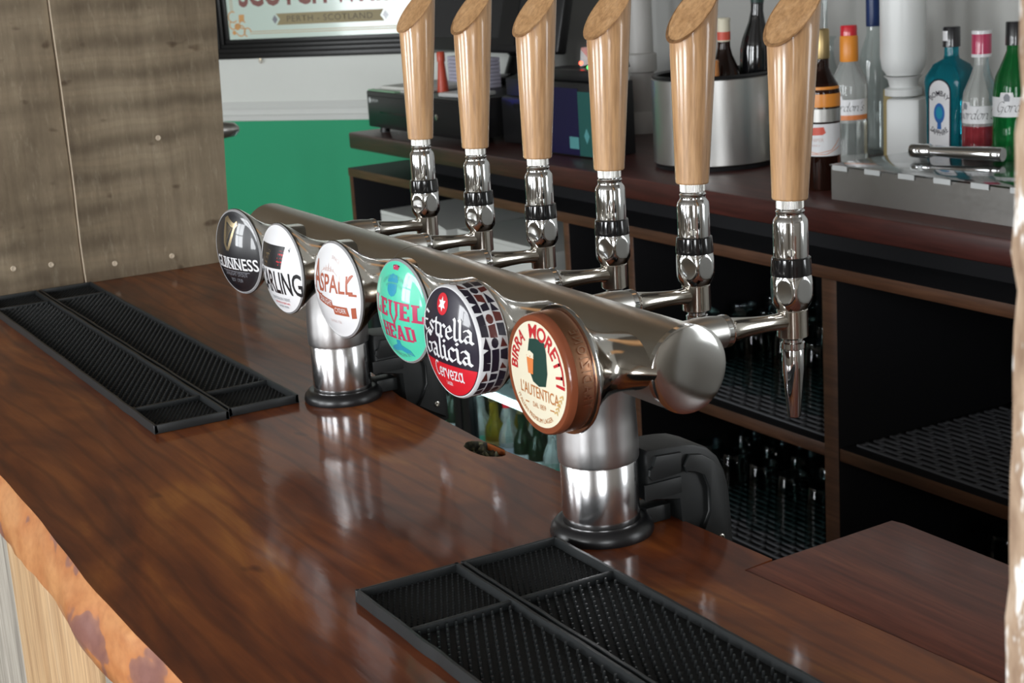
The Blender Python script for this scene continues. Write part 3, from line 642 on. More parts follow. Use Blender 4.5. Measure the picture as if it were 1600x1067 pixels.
# ---- badges (drip lenses) and their cast holders
BR = 0.0515
def holder(bx, back):
    """cast chrome holder flaring from the tube to the round badge seat; local z points to the customer"""
    bm = B(); seg = 48; rings = []
    N_ = 12
    for k_ in range(N_):
        f = k_/(N_-1); e = f**1.15; wst = 1-0.24*math.sin(PI*min(1, f*1.05)); ring = []
        for i in range(seg):
            a = 2*PI*i/seg; c, s_ = math.cos(a), math.sin(a)
            lx, ly = 0.056*c, 0.024*math.copysign(abs(s_)**1.5, s_)-0.004          # pointed saddle on the tube
            lz = -(TR-math.sqrt(max(0, TR*TR-(ly+0.009)**2)))-0.0015
            x = lx+(BR*c-lx)*e; y = ly+(BR*s_-ly)*e
            ring.append(bm.verts.new((x*wst, y*wst, lz+(back-lz)*f)))
        rings.append(ring)
    rings.append([bm.verts.new((v.co.x*1.012, v.co.y*1.012, back+0.002)) for v in rings[-1]])
    for a, b in zip(rings, rings[1:]):
        for i in range(seg): bm.faces.new((a[i], a[(i+1) % seg], b[(i+1) % seg], b[i]))
    bm.faces.new(rings[0][::-1]); bm.faces.new(rings[-1])
    return bm
def dome(Rf, H, z0, off=0.0):
    def f(x, y):
        r2 = min(1.0, (x*x+y*y)/(Rf*Rf)); return Vector((x, y, z0+H*(1-r2)+off))
    return f
def badge(i, label, back, thick, H, face, rim, rimw, Rb=BR, dx=0.0, dz=0.0):
    """disc with a domed printed face. face/rim = material names"""
    y = -0.138-TR
    bx = (-0.030, 0.122, 0.277, 0.421, 0.567, 0.703)[i]; turn = R((11, 4.5, 5, 4, 2, 0)[i])      # each lens is turned a little on its stem
    bm = holder(bx, back)
    h = obj('badge_holder', bm, 'nickel', font, (bx, y-TY, TZ+0.012+dz), (R(90), 0, turn), smooth=50)
    z0 = back+0.002; z1 = z0+thick
    bm = B(); lathe(bm, [(0, z0), (Rb-0.002, z0), (Rb, z0+0.002), (Rb, z1-0.002), (Rb-0.0015, z1)]+[((Rb-rimw)*(1-j/10)+0, z1+H*(1-(1-j/10)**2)) for j in range(11)], 64)
    nr = len(bm.faces)
    for f in bm.faces:
        c = f.calc_center_median(); f.material_index = 1 if (math.hypot(c.x, c.y) < Rb-rimw-0.0001 and c.z > z1-0.0005) else 0
    b = tag(obj('badge', bm, [rim, face], font, (bx, y-TY, TZ+0.012+dz), (R(90), 0, turn), smooth=50), label)
    return b, dome(Rb-rimw, H, z1, 0.00025), z0, z1, Rb
def on(shapes, s): return [([(x*s, y*s) for x, y in vs], fs) for vs, fs in shapes]

# 1: black with a golden harp
b, f, z0, z1, rb = badge(0, 'black badge with a golden harp and white lettering', 0.0685, 0.0035, 0.0105, 'print_black', 'clear_rim', 0.0025)
s = rb-0.003
harp = [poly2([(-.36, .84), (-.24, .90), (-.05, .80), (.12, .74), (.22, .80), (.27, .70), (.18, .62), (-.02, .66), (-.22, .76), (-.34, .74)]), poly2([(-.34, .78), (-.24, .76), (-.20, .50), (-.20, .25), (-.10, .10), (-.18, .04), (-.30, .22), (-.32, .5)]), poly2([(.20, .66), (.13, .66), (.0, .36), (-.14, .10), (-.10, .03), (.0, .14), (.12, .40)])]
for q in range(5): harp.append(poly2([(-.20+.075*q, .70-.02*q), (-.185+.075*q, .70-.02*q), (-.165+.035*q, .16+.10*q), (-.18+.035*q, .16+.10*q)]))
decal('harp_emblem', on(harp, s), 'gold', b, f)
decal('lettering', on([fit(text2d('GUINNESS', 0.012), .03, -.40, 1.82, .29)]+[poly2([(x-.06, y), (x+.06, y), (x+.06, y+.024), (x-.06, y+.024)]) for x in (-.55, -.36, -.12, .04, .20) for y in (-.40, -.134)], s), 'print_white', b, f)
decal('small_print', on([fit(text2d('DRAUGHT STOUT'), .02, -.58, 1.0, .09), fit(text2d('EST 1759'), .02, -.74, .5, .09), poly2([(-.6, -.47), (.62, -.47), (.62, -.455), (-.6, -.455)])], s), 'print_grey', b, f)
# 2: white with black letters and a slanted banner
b, f, z0, z1, rb = badge(1, 'white badge with black letters and a slanted black banner', 0.0685, 0.0035, 0.0105, 'print_white', 'clear_rim', 0.0015)
s = rb-0.002
decal('banner', on([poly2([(-.90, .02), (-.72, .58), (.50, .58), (.34, .06)])], s), 'print_black', b, f)
decal('red_corner', on([poly2([(.12, .14), (.30, .48), (.46, .48), (.36, .14)])], s), 'print_red', b, f)
decal('gold_stripe', on([poly2([(-.55, .06), (-.30, .46), (-.10, .46), (-.38, .06)])], s), 'gold', b, f)
decal('lettering', on([fit(text2d('CARLING', 0.016), .03, -.52, 1.90, .50), poly2([(.60, .52), (.68, .60), (.66, .42)])], s), 'print_black', b, f)
decal('small_print', on([fit(text2d('BURTON-ON-TRENT'), .06, -.70, .80, .075), fit(text2d('LAGER BEER'), .06, -.88, .46, .05)], s), 'print_grey', b, f)
decal('red_small_print', on([fit(text2d('BREWED IN BRITAIN'), .06, -.79, .66, .05)], s), 'print_red', b, f)
# 3: white with copper letters and a ribbon
b, f, z0, z1, rb = badge(2, 'white badge with copper letters and a copper ribbon', 0.0685, 0.0035, 0.0105, 'print_white', 'clear_rim', 0.002)
s = rb-0.0025
decal('lettering', on([fit(text2d('SPALL', 0.012), .22, .0, 1.20, .38, 0.05, R(2)), fit(text2d('A', 0.012), -.58, -.02, .46, .64), poly2([(-.80, .0), (-.72, -.10), (-.45, -.14), (-.30, -.08), (-.46, -.09), (-.70, -.05), (-.72, .06)]), poly2([(.62, .16), (.84, .42), (.80, .44), (.72, .40)]), poly2([(.70, -.02), (.92, -.02), (.92, .03), (.70, .03)])], s), 'print_copper', b, f)
decal('ribbon', on([poly2([(-.58, -.26), (-.54, -.05-.03), (.10, -.18), (.12, -.37)]), poly2([(.10, -.28), (.12, -.48), (.62, -.48), (.60, -.28)]), poly2([(.68, -.52), (.72, -.28), (.86, -.26), (.82, -.50)])], s), 'print_copper', b, f)
decal('ribbon_lettering', on([fit(text2d('DRAUGHT'), -.20, -.275, .56, .12, 0, R(-8)), fit(text2d('CYDER'), .36, -.42, .38, .10)], s), 'print_white', b, lambda x, y, g=f: g(x, y)+Vector((0, 0, .0002)))
decal('small_print', on([fit(text2d('SUFFOLK 1728'), .06, -.68, .44, .06), ring2(.50, .515, 24, 35, 150)]+[arc(text2d('SINCE 1728'), .72, 60, .07, 46)]+[poly2([(-.24+.1*q, .44), (-.20+.1*q, .62-.05*abs(q-2)), (-.16+.1*q, .44)]) for q in range(5)], s), 'print_faint', b, f)
# 4: mint green, pink slab letters
def slab(word):
    G = {'L': [(0, 0, .26, 1), (.26, 0, .62, .16), (.5, .16, .62, .42), (-.08, .88, .36, 1), (-.08, 0, .1, .1)], 'E': [(0, 0, .26, 1), (.26, 0, .6, .16), (.26, .43, .46, .57), (.26, .84, .6, 1), (.48, .7, .6, .84), (.48, .16, .6, .3), (-.08, .9, .1, 1), (-.08, 0, .1, .1)], 'H': [(0, 0, .22, 1), (.46, 0, .68, 1), (.22, .42, .46, .58), (-.07, .9, .29, 1), (-.07, 0, .29, .1), (.39, .9, .75, 1), (.39, 0, .75, .1)], 'D': [(0, 0, .24, 1), (.24, 0, .48, .15), (.24, .85, .48, 1), (.46, .1, .68, .9), (-.07, .9, .1, 1), (-.07, 0, .1, .1)]}
    x = 0; vs, fs = [], []
    def add(p):
        n = len(vs); vs.extend(p); fs.append(tuple(range(n, n+len(p))))
    for ch in word:
        if ch == 'A':
            add([(x-.02, 0), (x+.20, 0), (x+.42, 1), (x+.26, 1)]); add([(x+.46, 0), (x+.72, 0), (x+.48, 1), (x+.28, 1)]); add([(x+.15, .26), (x+.55, .26), (x+.52, .40), (x+.19, .40)]); add([(x-.08, 0), (x+.28, 0), (x+.28, .09), (x-.08, .09)]); add([(x+.40, 0), (x+.80, 0), (x+.80, .09), (x+.40, .09)]); x += .88
        elif ch == 'V':      # tall forked letter dropping below the line
            add([(x, 1), (x+.22, 1), (x+.16, .2), (x+.02, .2)]); add([(x+.48, 1), (x+.70, 1), (x+.68, .2), (x+.54, .2)]); add([(x+.02, .25), (x+.18, .25), (x+.40, -.28), (x+.30, -.28)]); add([(x+.52, .25), (x+.68, .25), (x+.40, -.28), (x+.30, -.28)]); add([(x-.08, .9), (x+.3, .9), (x+.3, 1), (x-.08, 1)]); add([(x+.4, .9), (x+.78, .9), (x+.78, 1), (x+.4, 1)]); add([(x+.29, -.75), (x+.41, -.75), (x+.41, -.2), (x+.29, -.2)]); x += .86
        else:
            for (a, b_, c, d) in G[ch]: add([(x+a, b_), (x+c, b_), (x+c, d), (x+a, d)])
            x += .80
    return vs, fs
b, f, z0, z1, rb = badge(3, 'mint green badge with pink slab lettering and a blue emblem', 0.062, 0.0035, 0.0105, 'print_mint', 'clear_rim', 0.002)
s = rb-0.003
decal('lettering', on([fit(slab('LEVEL'), .0, -.10, 1.88, .36, 0, R(-1)), fit(slab('HEAD'), .04, -.54, 1.20, .32)], s), 'print_pink', b, f)
decal('blue_hat', on([poly2([(-.24, .66), (-.20, .74), (-.06, .78), (.10, .76), (.16, .68), (.16, .62), (-.24, .60)])], s), 'print_blue', b, f)
decal('blue_beard', on([poly2([(-.22, .58), (.14, .60), (.14, .44), (.06, .36), (-.04, .33), (-.14, .36), (-.22, .44)])], s), 'print_blue', b, f)
decal('blue_fountain', on([poly2([(-.05, -.56), (.08, -.56), (.10, -.66), (.36, -.74), (.44, -.86), (.30, -.84), (.02, -.78), (-.26, -.84), (-.42, -.84), (-.32, -.74), (-.07, -.66)])], s), 'print_blue', b, f)
decal('crown_mark', on([poly2([(-.10, .86), (.08, .86), (.12, .94), (.04, .90), (-.01, .96), (-.06, .90), (-.14, .94)])], s), 'print_pink', b, f)
decal('small_print', on([arc(text2d('GREENE KING'), .70, 90, .07, 78), arc(text2d('BREWING CO'), .58, 90, .05, 60), arc(text2d('SESSION IPA'), .93, 270, .08, 54, True)], s), 'print_sky', b, f)
# 5: black over red with blackletter, mosaic side band
b, f, z0, z1, rb = badge(4, 'black and red badge with white blackletter and a mosaic side', 0.0570, 0.030, 0.0075, 'print_navy', 'print_white', 0.0022)
s = rb-0.0025
seg = [(.99*math.cos(R(a)), .99*math.sin(R(a))) for a in [203+(337-203)*i/30 for i in range(31)]]
decal('red_field', on([poly2(seg)], s), 'print_red', b, f, 0.004)
f2 = lambda x, y, g=f: g(x, y)+Vector((0, 0, .0003))
star = [(-.08+(.14 if i % 2 == 0 else .07)*math.sin(PI*i/6), .71+(.14 if i % 2 == 0 else .07)*math.cos(PI*i/6)) for i in range(12)]
decal('star_roundel', on([disc2(-.08, .71, .20, .20)], s), 'print_red', b, f)
decal('star', on([poly2(star)], s), 'print_white', b, f2)
decal('lettering', on([fit(strokes('Estrella', BL, .27, R(40), .3), .0, .12, 1.84, .235), fit(strokes('Galicia', BL, .27, R(40), .3), .0, -.29, 1.70, .255)], s), 'print_white', b, f2)
decal('script_lettering', on([fit(strokes('Cerveza', SCR, .19, R(60), .9, .04), .0, -.66, 1.02, .17, 0.12), fit(text2d('LAGER'), -.02, -.80, .22, .07)], s), 'print_white', b, f2)
def side(z0_, rb_): return lambda x, y: Vector(((rb_+0.0003)*math.cos(x/rb_), (rb_+0.0003)*math.sin(x/rb_), z0_+y))
rnd = random.Random(3); cells_k, cells_r = [], []
nseg = 30; Wt = 0.030
for i in range(nseg):
    for j in range(3):
        u0 = 2*PI*rb*i/nseg; u1 = 2*PI*rb*(i+1)/nseg; v0 = 0.002+(Wt-0.004)*j/3; v1 = 0.002+(Wt-0.004)*(j+1)/3; g = .0007; jt = lambda a: a+rnd.uniform(-.0022, .0022)
        k_ = rnd.random()
        if k_ < .2: p = disc2((u0+u1)/2, (v0+v1)/2, (u1-u0)/2-g, (v1-v0)/2-g, 10)
        elif k_ < .38: p = poly2([(jt(u0+g), v0+g), (jt(u1-g), jt((v0+v1)/2)), (jt(u0+g), v1-g)])
        else: p = poly2([(jt(u0+g), v0+g), (jt(u1-g), v0+g), (jt(u1-g), v1-g), (jt(u0+g), v1-g)])
        (cells_r if rnd.random() < .24 else cells_k).append(p)
decal('mosaic_pieces', cells_k, 'print_navy', b, side(z0, rb)); decal('red_mosaic_pieces', cells_r, 'print_maroon', b, side(z0, rb))
# 6: cream face in a brown bezel
b, f, z0, z1, rb = badge(5, 'cream badge in a thick brown bezel with red curved lettering', 0.052, 0.024, 0.0022, 'print_cream', 'badge_brown', 0.0062, Rb=0.0510, dz=-0.005)
s = rb-0.0064
f2 = lambda x, y, g=f: g(x, y)+Vector((0, 0, .0003))
decal('curved_lettering', on([arc(text2d('BIRRA', 0.025), .70, 150, .25, 60), arc(text2d('MORETTI', 0.025), .70, 49, .25, 112)], s), 'print_moretti_red', b, f)
decal('lettering', on([fit(text2d("L'AUTENTICA", 0.008), .06, -.44, 1.36, .22, 0, R(-2)), fit(text2d('DAL 1859'), .04, -.64, .46, .10)], s), 'print_orange_brown', b, f)
decal('small_print', on([poly2([(-.48, -.60), (-.34, -.60), (-.34, -.575), (-.48, -.575)]), poly2([(.42, -.60), (.56, -.60), (.56, -.575), (.42, -.575)]), arc(text2d('ITALIAN PREMIUM LAGER'), .92, 258, .09, 88, True)], s), 'print_orange_brown', b, f)
# plain stand-in emblem: a dark green shield behind an amber glass of beer
decal('green_emblem', on([poly2([(-.10, -.14), (.10, -.20), (.34, -.16), (.42, .10), (.40, .46), (.34, .66), (.06, .70), (-.20, .66), (-.26, .40), (-.24, .08)])], s), 'print_green_dark', b, f)
decal('amber_glass', on([poly2([(-.26, .0), (-.08, .0), (-.04, .34), (-.30, .34)])], s), 'print_amber', b, f2)
decal('glass_foam', on([poly2([(-.30, .30), (-.04, .30), (-.04, .40), (-.17, .44), (-.30, .40)])], s), 'print_cream', b, f2)
wh = []
for q in range(5):
    for sg in (-1, 1):
        cx, cy = .62+.055*q, -.62+.085*q; wh.append(fit(disc2(0, 0, .05, .018, 10), cx+sg*.03, cy+.02, None, 1, 0, R(60+sg*28)))
decal('wheat_ear', on(wh, s), 'print_wheat', b, f)
bm = B(); lathe(bm, [(rb+0.0002, z0+0.002), (rb+0.0004, z0+0.003), (rb+0.0004, z1-0.008), (rb+0.0002, z1-0.007)], 64, cap=False); tag(obj('side_band', bm, 'badge_bronze', b), 'bronze band round the bezel')
vv, ff = text2d('TRADIZIONE', 0.0, 1.25); ln_ = max(v[0] for v in vv); hh = 0.0085
sb = lambda x, y, g=side(z0, rb+0.0011): g(x, y)
decal('raised_lettering', [([(R(2)*rb+x*hh*.8-ln_*hh*.4+R(12)*rb, 0.0032+hh-y*hh+0.0004) for x, y in vv], ff)], 'bronze_light', b, sb)
bm = B(); lathe(bm, [(rb-0.001, z0-0.0035), (rb+0.0035, z0-0.003), (rb+0.0042, z0-0.001), (rb+0.0035, z0+0.001), (rb-0.001, z0+0.0012)], 64); tag(obj('chrome_bezel', bm, 'chrome', b), 'chrome ring behind the bezel')

# ================================================================== THE BACK BAR
BX, BY, BRZ = -0.6, 1.14, R(0.8)
def bb(x, y, z=0.0):
    """point on the back bar, given unrotated"""
    dx, dy = x-BX, y-BY; c, s_ = math.cos(BRZ), math.sin(BRZ); return (BX+c*dx-s_*dy, BY+s_*dx+c*dy, z)
ct = thing('back_worktop', 'long dark mahogany worktop of the back bar carrying bottles and till', 'worktop', (BX, BY, -0.052), BRZ)
bm = B(); box(bm, -2.18, 1.3, 0, 0.62, 0, 0.05, 0.006); obj('slab', bm, 'mahogany', ct)
bm = B(); box(bm, -2.0, 1.2, 0.14, 0.17, -0.068, 0.0); box(bm, -2.0, 1.2, 0.52, 0.55, -0.068, 0.0); obj('bearer', bm, 'cabinet_in', ct)
cab = thing('back_bar_cabinet', 'dark wooden open-shelved back bar cabinet under the mahogany worktop', 'cabinet', (BX, BY+0.02, FL), BRZ)
U = -FL
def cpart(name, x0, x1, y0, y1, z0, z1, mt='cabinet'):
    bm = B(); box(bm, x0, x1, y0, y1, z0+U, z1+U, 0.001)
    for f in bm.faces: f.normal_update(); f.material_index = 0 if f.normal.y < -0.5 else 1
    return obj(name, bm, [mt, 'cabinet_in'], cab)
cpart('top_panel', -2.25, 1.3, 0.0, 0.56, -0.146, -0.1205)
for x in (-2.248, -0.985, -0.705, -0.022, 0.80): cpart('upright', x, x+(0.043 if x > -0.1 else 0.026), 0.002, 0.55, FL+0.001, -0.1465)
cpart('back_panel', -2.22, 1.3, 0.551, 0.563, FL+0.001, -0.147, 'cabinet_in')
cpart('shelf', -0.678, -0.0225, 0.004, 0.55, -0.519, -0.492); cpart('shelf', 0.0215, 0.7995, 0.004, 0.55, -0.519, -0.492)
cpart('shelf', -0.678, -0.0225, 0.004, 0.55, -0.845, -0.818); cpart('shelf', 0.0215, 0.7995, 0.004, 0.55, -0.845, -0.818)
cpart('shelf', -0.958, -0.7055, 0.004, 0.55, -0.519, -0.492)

ORD = ['first', 'second', 'third', 'fourth', 'fifth', 'sixth', 'seventh', 'eighth', 'ninth', 'tenth', 'eleventh', 'twelfth', 'thirteenth', 'fourteenth']
# lattice mats and glasses on the shelves
def lattice(label, x0, x1, y0, y1, z):
    bm = B(); t_ = 0.004; py = 0.022; px = 0.052; w_ = 0.0055
    n_ = int((y1-y0)/py)
    for j in range(n_+1): box(bm, x0, x1, y0+j*py-w_/2, y0+j*py+w_/2, 0, t_)
    for j in range(n_):
        x = x0+(px/2 if j % 2 else 0)+0.004
        while x < x1-0.006: box(bm, x, x+w_, y0+j*py+w_/2, y0+(j+1)*py-w_/2, 0, t_); x += px
    return tag(obj('shelf_mat', bm, 'lattice', None, (0, 0, z), smooth=None), label, 'shelf mat', 'lattice shelf mats')
lattice('grey lattice mat on the middle shelf under the glasses', -1.27, -0.635, 1.195, 1.60, -0.4915)
lattice('grey lattice mat on the right middle shelf, nearly empty', -0.565, 0.16, 1.20, 1.60, -0.4915)
lattice('grey lattice mat on the low shelf behind the clamp', -1.27, -0.635, 1.20, 1.60, -0.8175)
def pint(name, label, group, x, y, z, src=[None]):
    if src[0] is None:
        t = thing(name, label, 'glass', (x, y, z), 0, group)
        bm = B(); lathe(bm, [(0.044, 0.0), (0.0445, 0.002), (0.043, 0.02), (0.039, 0.10), (0.034, 0.148), (0.031, 0.152), (0, 0.152)], 20, cap=False); obj('bowl', bm, 'glass_dark', t)
        bm = B(); lathe(bm, [(0, 0.140), (0.031, 0.142), (0.0335, 0.150), (0.0325, 0.154), (0, 0.154)], 20); obj('foot', bm, 'glass', t)
        src[0] = t; return t
    t = copy_tree(src[0]); t.location = (x, y, z); t['label'] = label; t['group'] = group; return t
for zz, lab, grp in ((-0.4872, 'upturned pint glass on the middle shelf lattice', 'upturned pint glasses on the middle shelf'), (-0.8132, 'upturned pint glass on the low shelf lattice', 'upturned pint glasses on the low shelf')):
    for ix in range(6):
        for iy in range(3): pint('pint_glass', lab+', %s row, %s from the left' % (('front', 'middle', 'back')[iy], ORD[ix]), grp, -1.21+0.104*ix+0.01*(iy % 2), 1.30+0.108*iy, zz)
def stem(k_, x, y, z, src=[None]):
    lab = 'stemmed glass on the right shelf, %s from the left' % ORD[k_]; grp = 'stemmed glasses on the right shelf'
    if src[0] is None:
        t = thing('wine_glass', lab, 'glass', (x, y, z), 0, grp); bm = B()
        lathe(bm, [(0, 0.0), (0.034, 0.0), (0.034, 0.002), (0.006, 0.006), (0.004, 0.012), (0.004, 0.07), (0.010, 0.078)], 20); obj('stem', bm, 'glass', t)
        bm = B(); lathe(bm, [(0.006, 0.076), (0.028, 0.09), (0.038, 0.115), (0.037, 0.145), (0.031, 0.175)], 20, cap=False); obj('bowl', bm, 'glass', t); src[0] = t; return
    t = copy_tree(src[0]); t.location = (x, y, z); t['label'] = lab
for k_, q in enumerate( ((-0.42, 1.56), (-0.31, 1.56), (-0.20, 1.55), (-0.09, 1.56))): stem(k_, *q, -0.4872)
for q in range(4): pint('pint_glass', 'upturned pint glass on the low right shelf, %s from the left' % ORD[q], 'upturned pint glasses on the low right shelf', -0.36+0.11*q, 1.40, -0.8175)

# ---- display fridge in the left bay
fr = thing('bottle_fridge', 'black glass-fronted bottle fridge lit inside, under the back bar', 'fridge', bb(-2.20, 1.19, FL+0.001), BRZ)
def fp(name, m_, *bx, bev=0.002, parent=fr):
    bm = B()
    for q in (bx if isinstance(bx[0], tuple) else [bx]): box(bm, *q, bev)
    return obj(name, bm, m_, parent)
fp('cabinet', 'black', (-0.60, 0.60, 0.44, 0.48, 0, 0.64), (-0.60, -0.58, 0.0, 0.44, 0, 0.64), (0.58, 0.60, 0.0, 0.44, 0, 0.64), (-0.58, 0.58, 0.0, 0.44, 0.60, 0.64), (-0.58, 0.58, 0.0, 0.44, 0.0, 0.05))
fp('liner', 'fridge_in', (-0.579, 0.579, 0.425, 0.439, 0.051, 0.599))
fp('shelf', 'fridge_in', (-0.579, 0.579, 0.03, 0.42, 0.338, 0.346))
tag(fp('light_strip', 'led_white', (-0.56, 0.56, 0.026, 0.040, 0.318, 0.337)), 'bright cold white light strip')
tag(fp('light_strip', 'led_white', (-0.56, 0.56, 0.026, 0.040, 0.585, 0.599)), 'bright cold white light strip')
for sgn in (-1, 1):
    a, b_ = (-0.598, -0.004) if sgn < 0 else (0.004, 0.598)
    d = fp('door', 'black', (a, a+0.045, -0.03, -0.002, 0.06, 0.635), (b_-0.045, b_, -0.03, -0.002, 0.06, 0.635), (a+0.045, b_-0.045, -0.03, -0.002, 0.06, 0.10), (a+0.045, b_-0.045, -0.03, -0.002, 0.60, 0.635))
    fp('pane', 'door_glass', (a+0.045, b_-0.045, -0.018, -0.014, 0.10, 0.60), bev=0, parent=d)
def fbottle(lab, grp, x, y, z, glassm, labm, capm, cache={}):
    key = (glassm, labm, capm)
    if key not in cache:
        t = thing('beer_bottle', lab, 'bottle', bb(x, y, z), 0, grp)
        bm = B(); lathe(bm, [(0, 0), (0.029, 0), (0.031, 0.003), (0.031, 0.125), (0.026, 0.145), (0.014, 0.17), (0.0125, 0.215), (0.0125, 0.222)], 18); obj('bottle_glass', bm, glassm, t)
        bm = B(); lathe(bm, [(0.0314, 0.04), (0.0314, 0.10)], 18, cap=False); obj('paper_label', bm, labm, t)
        bm = B(); lathe(bm, [(0.0142, 0.218), (0.0142, 0.228), (0.010, 0.231), (0, 0.231)], 14); obj('cap', bm, capm, t); cache[key] = t; return t
    t = copy_tree(cache[key]); t.location = bb(x, y, z); t['label'] = lab; t['group'] = grp; return t
kinds = [('liq_bottle_green', 'print_white', 'gold_cap'), ('liq_yellow', 'print_wheat', 'gold_cap'), ('liq_clear', 'print_sky', 'white_plastic'), ('liq_clear', 'lilac', 'print_red'), ('liq_dark', 'print_red_label', 'gold_cap')]
desc = ['green beer bottles', 'amber yellow bottles', 'clear bottles with a green label', 'clear bottles with a lilac label', 'dark bottles with a red label']
one = ['green beer bottle', 'amber yellow bottle', 'clear bottle with a green label', 'clear bottle with a lilac label', 'dark bottle with a red label']
low = [4, 2, 2, 0, 0, 2, 1, 3, 0, 0, 2, 2, 2, 0]; high = [3, 3, 2, 2, 2, 2, 4, 3, 3, 4, 0, 2, 2, 2]
for nm, row, zz in (('lower', low, 0.051), ('upper', high, 0.347)):
    for i, kk in enumerate(row):
        for iy in range(2):
            fbottle('%s, %s fridge shelf, %s row, %s from left' % (one[kk], nm, ('front', 'back')[iy], ORD[i]), '%s on the %s fridge shelf' % (desc[kk], nm), -2.20-0.54+0.083*i, 1.19+0.10+0.10*iy, FL+0.0015+zz, *kinds[kk])
# white card boxes standing in the bay over the fridge
for (x0, x1, lab, y) in ((-2.72, -2.29, 'white card box over the fridge, left of the dark divider', 1.20), (-2.22, -1.76, 'white card box over the fridge, right of the dark divider', 1.20)):
    t = thing('card_box', lab, 'box', bb((x0+x1)/2, y, FL+0.6415), BRZ); h_ = 0.15; w_ = (x1-x0)/2
    bm = B(); box(bm, -w_, w_, 0, 0.30, 0, h_, 0.002); obj('carton', bm, 'trim_white', t)
    bm = B(); prism(bm, [(-w_, h_+0.001), (w_, h_+0.001), (w_-0.05, h_+0.012), (-w_, h_+0.012)], 0.0, 0.28, Matrix(((1, 0, 0, 0), (0, 0, 1, 0), (0, 1, 0, 0), (0, 0, 0, 1)))); obj('flap', bm, 'trim_white', t)

# ================================================================== THINGS ON THE BACK WORKTOP
Z0 = -0.0015
def wrap(r, z0_, off=0.0004):
    return lambda x, y: Vector(((r+off)*math.sin(x/r), -(r+off)*math.cos(x/r), z0_+y))
# till drawer with its papers
td = thing('cash_drawer', 'black cash drawer at the far end of the back worktop', 'cash drawer', bb(-2.33, 1.19, Z0), BRZ)
bm = B(); box(bm, -0.40, 0.22, 0.0, 0.42, 0.016, 0.125, 0.004); obj('case', bm, 'black', td)
bm = B(); box(bm, -0.385, 0.205, -0.006, 0.001, 0.024, 0.112, 0.003); dr = obj('drawer_front', bm, 'black', td)
bm = B(); box(bm, -0.30, -0.05, -0.0068, -0.0055, 0.062, 0.068); obj('slot', bm, 'black_gloss', dr)
bm = B(); lathe(bm, [(0.009, 0), (0.009, 0.004), (0.006, 0.005), (0, 0.005)], 16, Matrix.Rotation(R(90), 4, 'X')); tag(obj('lock', bm, 'screw', dr, (0.07, -0.006, 0.072)), 'chrome key lock')
for x in (-0.35, 0.18):
    for y in (0.03, 0.38): bm = B(); lathe(bm, [(0.016, 0), (0.014, 0.016)], 14); obj('foot', bm, 'black', td, (x, y, 0))
decal('lettering', [fit(text2d('opticon'), -0.335, 0.095, 0.05, 0.012), disc2(-0.366, 0.099, 0.007, 0.009)], 'print_white', dr, lambda x, y: Vector((x, -0.0064, y)))
t = tag(obj('till_papers', (lambda bm: (box(bm, -0.12, 0.13, 0, 0.2, 0, 0.004), box(bm, -0.11, 0.14, 0.02, 0.21, 0.004, 0.012), bm)[-1])(B()), 'paper', None, bb(-2.58, 1.21, 0.1242), (0, 0, R(4))), 'pale papers lying on the left of the cash drawer', 'papers')
t = tag(obj('green_note', (lambda bm: (box(bm, -0.10, 0.08, 0, 0.02, 0, 0.0035), bm)[-1])(B()), 'paper_green', None, bb(-2.62, 1.192, 0.1242), (0, 0, R(1))), 'thin green note at the front left of the cash drawer', 'note')
t = tag(obj('lilac_pad', (lambda bm: ([box(bm, -0.08, 0.16, -0.0, 0.05, 0.011*i, 0.011*i+0.0098, 0.001) for i in range(8)], bm)[-1])(B()), 'lilac', None, bb(-2.525, 1.41, 0.1242), (0, 0, R(0))), 'stack of lilac receipt pads on the cash drawer', 'paper stack')
t = thing('marker_pen', 'orange-red marker standing upright on the cash drawer', 'marker', bb(-2.415, 1.29, 0.1242))
bm = B(); lathe(bm, [(0.017, 0), (0.017, 0.004), (0.010, 0.085), (0.009, 0.088)], 18); obj('barrel', bm, 'orange_red', t)
bm = B(); lathe(bm, [(0.012, 0.0875), (0.012, 0.112), (0.010, 0.116), (0, 0.116)], 18); obj('cap', bm, 'orange_red', t)
t = thing('card_reader', 'flat white card reader with a blue light on the cash drawer', 'card reader', bb(-2.20, 1.22, 0.1242), R(10))
bm = B(); box(bm, -0.09, 0.05, 0, 0.10, 0, 0.012, 0.004); obj('body', bm, 'white_plastic', t)
bm = B(); bmesh.ops.create_icosphere(bm, subdivisions=2, radius=0.0075); obj('indicator_light', bm, 'led_blue', t, (0.058, 0.0, 0.008))
# till screen on a stand
t = thing('till_screen', 'dark till touchscreen leaning back on a stand behind the taps', 'monitor', bb(-2.46, 1.49, 0.1242), R(8))
bm = B(); box(bm, -0.09, 0.16, 0.01, 0.16, 0, 0.02, 0.006); tube(bm, [(0, 0.10, 0.02), (0, 0.11, 0.09), (0, 0.05, 0.15)], [0.05, 0.04, 0.04], 16); obj('stand', bm, 'black', t)
bm = B(); box(bm, -0.33, 0.33, -0.015, 0.02, -0.02, 0.34, 0.008); s_ = obj('screen_case', bm, 'black', t, (0, 0.0, 0.115), (R(-14), 0, 0))
bm = B(); box(bm, -0.295, 0.295, -0.017, -0.0148, 0.02, 0.31); obj('screen', bm, 'charcoal', s_)
bm = B(); box(bm, 0.05, 0.13, -0.019, -0.0172, 0.0, 0.31); obj('bezel_strip', bm, 'black', s_)
